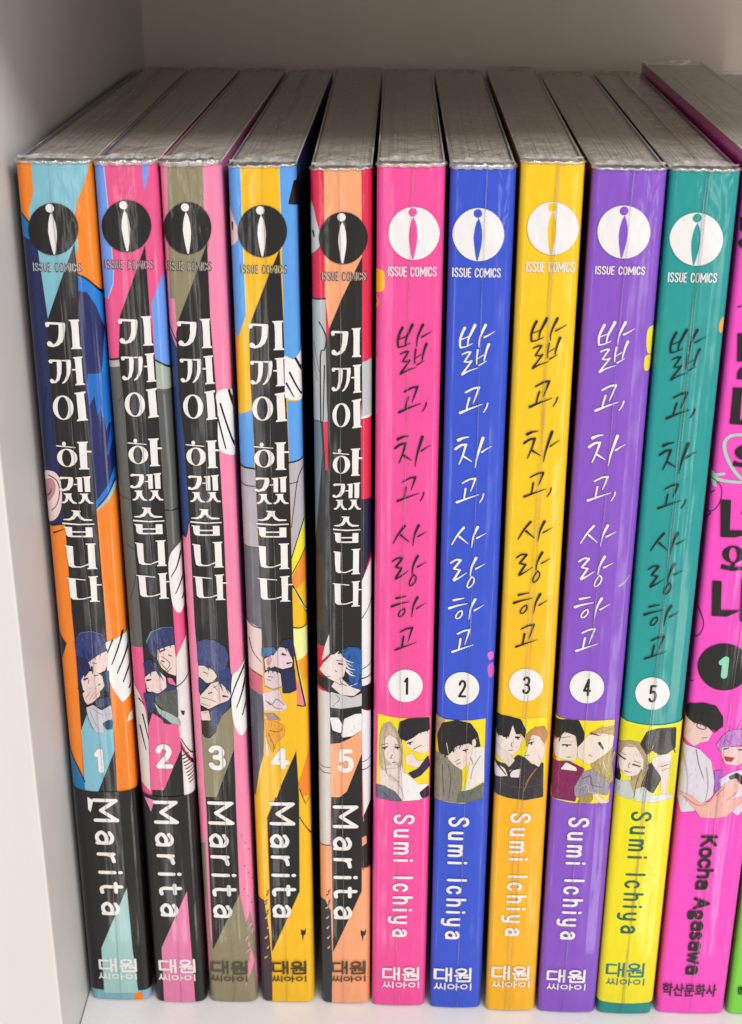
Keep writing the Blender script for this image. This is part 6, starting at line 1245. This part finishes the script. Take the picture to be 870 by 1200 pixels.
([635,11045,647,11037,663,11025,679,11009,688,10990,689,10966,686,10936,679,10906,668,10879,652,10854,631,10830,609,10811,592,10799,580,10797,570,10802,563,10812,559,10825,559,10842,561,10864,567,10889,575,10915,589,10946,607,10981,624,11014,636,11036],[28,28,28,28,28,28,28,28,28,28,28,28,28,28,28,28,28,28,28,28,28,28,28,28,28]),
([298,10515,495,10566],[50,20]),
([214,10333,241,10345,281,10362,327,10381,373,10397,424,10412,480,10426,531,10438,567,10447],[56,51,46,40,35,29,24,18,13]),
([458,10294,463,10281,469,10262,474,10241,473,10219,465,10195,451,10169,434,10145,419,10127,403,10116,387,10111,372,10110,360,10113,352,10119,347,10130,345,10144,347,10160,354,10181,367,10207,382,10232,396,10252,412,10266,430,10277,447,10285,458,10291],[28,28,28,28,28,28,28,28,28,28,28,28,28,28,28,28,28,28,28,28,28,28,28,28,28]),
([721,10539,706,10507,684,10462,661,10409,643,10353,630,10290,621,10217,613,10149,608,10103],[56,51,46,40,35,29,24,18,13]),
([710,10294,894,10417],[36,8]),
([389,9765,412,9780,445,9800,482,9822,516,9838,548,9848,580,9855,609,9859,629,9863],[33,34,35,35,36,37,38,39,40]),
([629,9863,620,9830,608,9784,594,9732,582,9685,569,9641,557,9597,546,9558,538,9530],[43,39,35,31,27,23,19,15,11]),
([451,9655,424,9428],[43,33]),
([294,9356,331,9372,384,9394,443,9419,499,9443,557,9466,618,9490,673,9512,711,9527],[50,45,40,35,30,26,21,16,11])],'AB':[6.109,156.441,4.917,96.166]}

SPEC = [
 # x, y, w, h, lean, yaw, depth, left board, right board, cover, seams (s at foot, s at head, bow), fold, label, group
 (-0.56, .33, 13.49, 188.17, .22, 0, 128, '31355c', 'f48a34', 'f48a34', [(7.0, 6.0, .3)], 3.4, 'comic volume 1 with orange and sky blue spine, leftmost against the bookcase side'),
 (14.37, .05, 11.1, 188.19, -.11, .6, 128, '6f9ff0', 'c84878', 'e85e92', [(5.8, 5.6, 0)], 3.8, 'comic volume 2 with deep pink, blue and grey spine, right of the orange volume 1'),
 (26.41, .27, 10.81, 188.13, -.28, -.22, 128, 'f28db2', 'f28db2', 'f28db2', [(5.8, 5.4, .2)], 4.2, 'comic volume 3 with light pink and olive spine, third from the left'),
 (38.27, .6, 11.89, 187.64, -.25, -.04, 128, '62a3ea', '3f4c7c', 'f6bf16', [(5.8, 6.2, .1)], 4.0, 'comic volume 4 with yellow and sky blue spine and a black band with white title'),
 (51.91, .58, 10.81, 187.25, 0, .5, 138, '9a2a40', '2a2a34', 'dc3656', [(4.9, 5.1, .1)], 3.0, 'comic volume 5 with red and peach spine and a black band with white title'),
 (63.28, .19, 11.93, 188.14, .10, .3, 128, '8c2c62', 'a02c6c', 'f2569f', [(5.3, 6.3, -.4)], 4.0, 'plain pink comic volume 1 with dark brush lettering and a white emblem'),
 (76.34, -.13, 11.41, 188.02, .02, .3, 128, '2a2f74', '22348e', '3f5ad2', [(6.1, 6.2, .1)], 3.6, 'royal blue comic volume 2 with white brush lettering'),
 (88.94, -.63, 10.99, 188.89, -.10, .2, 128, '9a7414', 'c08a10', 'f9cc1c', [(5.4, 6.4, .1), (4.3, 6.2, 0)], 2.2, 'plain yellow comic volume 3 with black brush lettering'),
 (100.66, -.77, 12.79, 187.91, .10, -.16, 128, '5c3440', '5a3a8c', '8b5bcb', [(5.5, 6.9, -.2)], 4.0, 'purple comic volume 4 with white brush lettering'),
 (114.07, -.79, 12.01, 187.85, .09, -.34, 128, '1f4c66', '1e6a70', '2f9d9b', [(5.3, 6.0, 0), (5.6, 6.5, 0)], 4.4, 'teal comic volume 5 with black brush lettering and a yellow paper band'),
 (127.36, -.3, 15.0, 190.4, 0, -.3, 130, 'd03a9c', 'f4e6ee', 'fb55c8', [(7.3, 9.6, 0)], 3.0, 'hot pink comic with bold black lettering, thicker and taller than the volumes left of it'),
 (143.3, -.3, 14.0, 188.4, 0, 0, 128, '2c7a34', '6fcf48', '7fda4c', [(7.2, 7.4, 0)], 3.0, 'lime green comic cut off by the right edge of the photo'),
]
SPLAY = [(0.16, -1.22), (0.36, 2.0), (0.38, 0.65), (0.5, -0.11), (-0.88, 0.33), (-0.4, -0.12), (-0.39, 0.61), (0.19, 1.8), (0.42, 0.85), (0.46, 0.36), (0, 0), (0, 0)]
NAMES = ['spine_art', 'spine_picture', 'paper_band', 'title', 'publisher_emblem', 'imprint_name', 'volume_disc', 'volume_number', 'author_name', 'publisher_name']
ART[11] = {'spine_art': [('P', '7fda4c', 1, [-800, 0, 2200, 0, 2200, 18840, -800, 18840])],
           'publisher_name': [('T', '1c3a1a', 22, '학산문화사', [1.4, 5.0, 12.4, 8.0], 0, .02)],
           'author_name': [('G', '1c3a1a', 22, 'Kocha Agasawa', [4.6, 12, 8.6, 44], 1, .9)]}
for i, sp in enumerate(SPEC):
    x, y, w_, h_, lean, yaw, D, lb, rb, cc, seams, fold, label = sp
    rnd = random.Random(40 + i)
    vol = Vol(w_, h_, D, 1.5 if i < 5 else 1.15); vol.fl = SPLAY[i]
    e = link('comic_book', None, None, None, label=label, category='comic book')
    if i < 5: e['group'] = 'comics of the series with the black title band'
    elif i < 10: e['group'] = 'comics of the plain coloured series with brush lettering'
    e.empty_display_size = 0.01
    e.location = (x * MM, y * MM, 0.0004)
    e.rotation_euler = (0, math.radians(lean), math.radians(yaw))
    link('cover', cover_mesh(vol), e, [print_mat(cc), M_CARD, print_mat(lb), print_mat(rb)])
    # printed boards: the wrap-round jacket picture continues on both sides
    art = ART[i]
    for nm in NAMES:
        if nm in art:
            base = 0.0
            build_part(vol, nm, art[nm], e, base, 1.5 if nm == 'spine_art' else (8.9 if nm == 'paper_band' else 1.2))
    link('page_block', pages_mesh(vol, rnd), e, [M_PAPER])
    link('plastic_wrap', wrap_mesh(vol, rnd), e, [M_FILM, M_ROLL])
    link('wrap_fold', fold_mesh(vol, rnd, fold), e, [M_FOLD])
    for sm_ in seams:
        link('wrap_seam', seam_mesh(vol, rnd, sm_), e, [M_SEAM])
    if i in (0, 3, 9): link('top_seam', top_seam_mesh(vol, rnd), e, [M_SEAM])
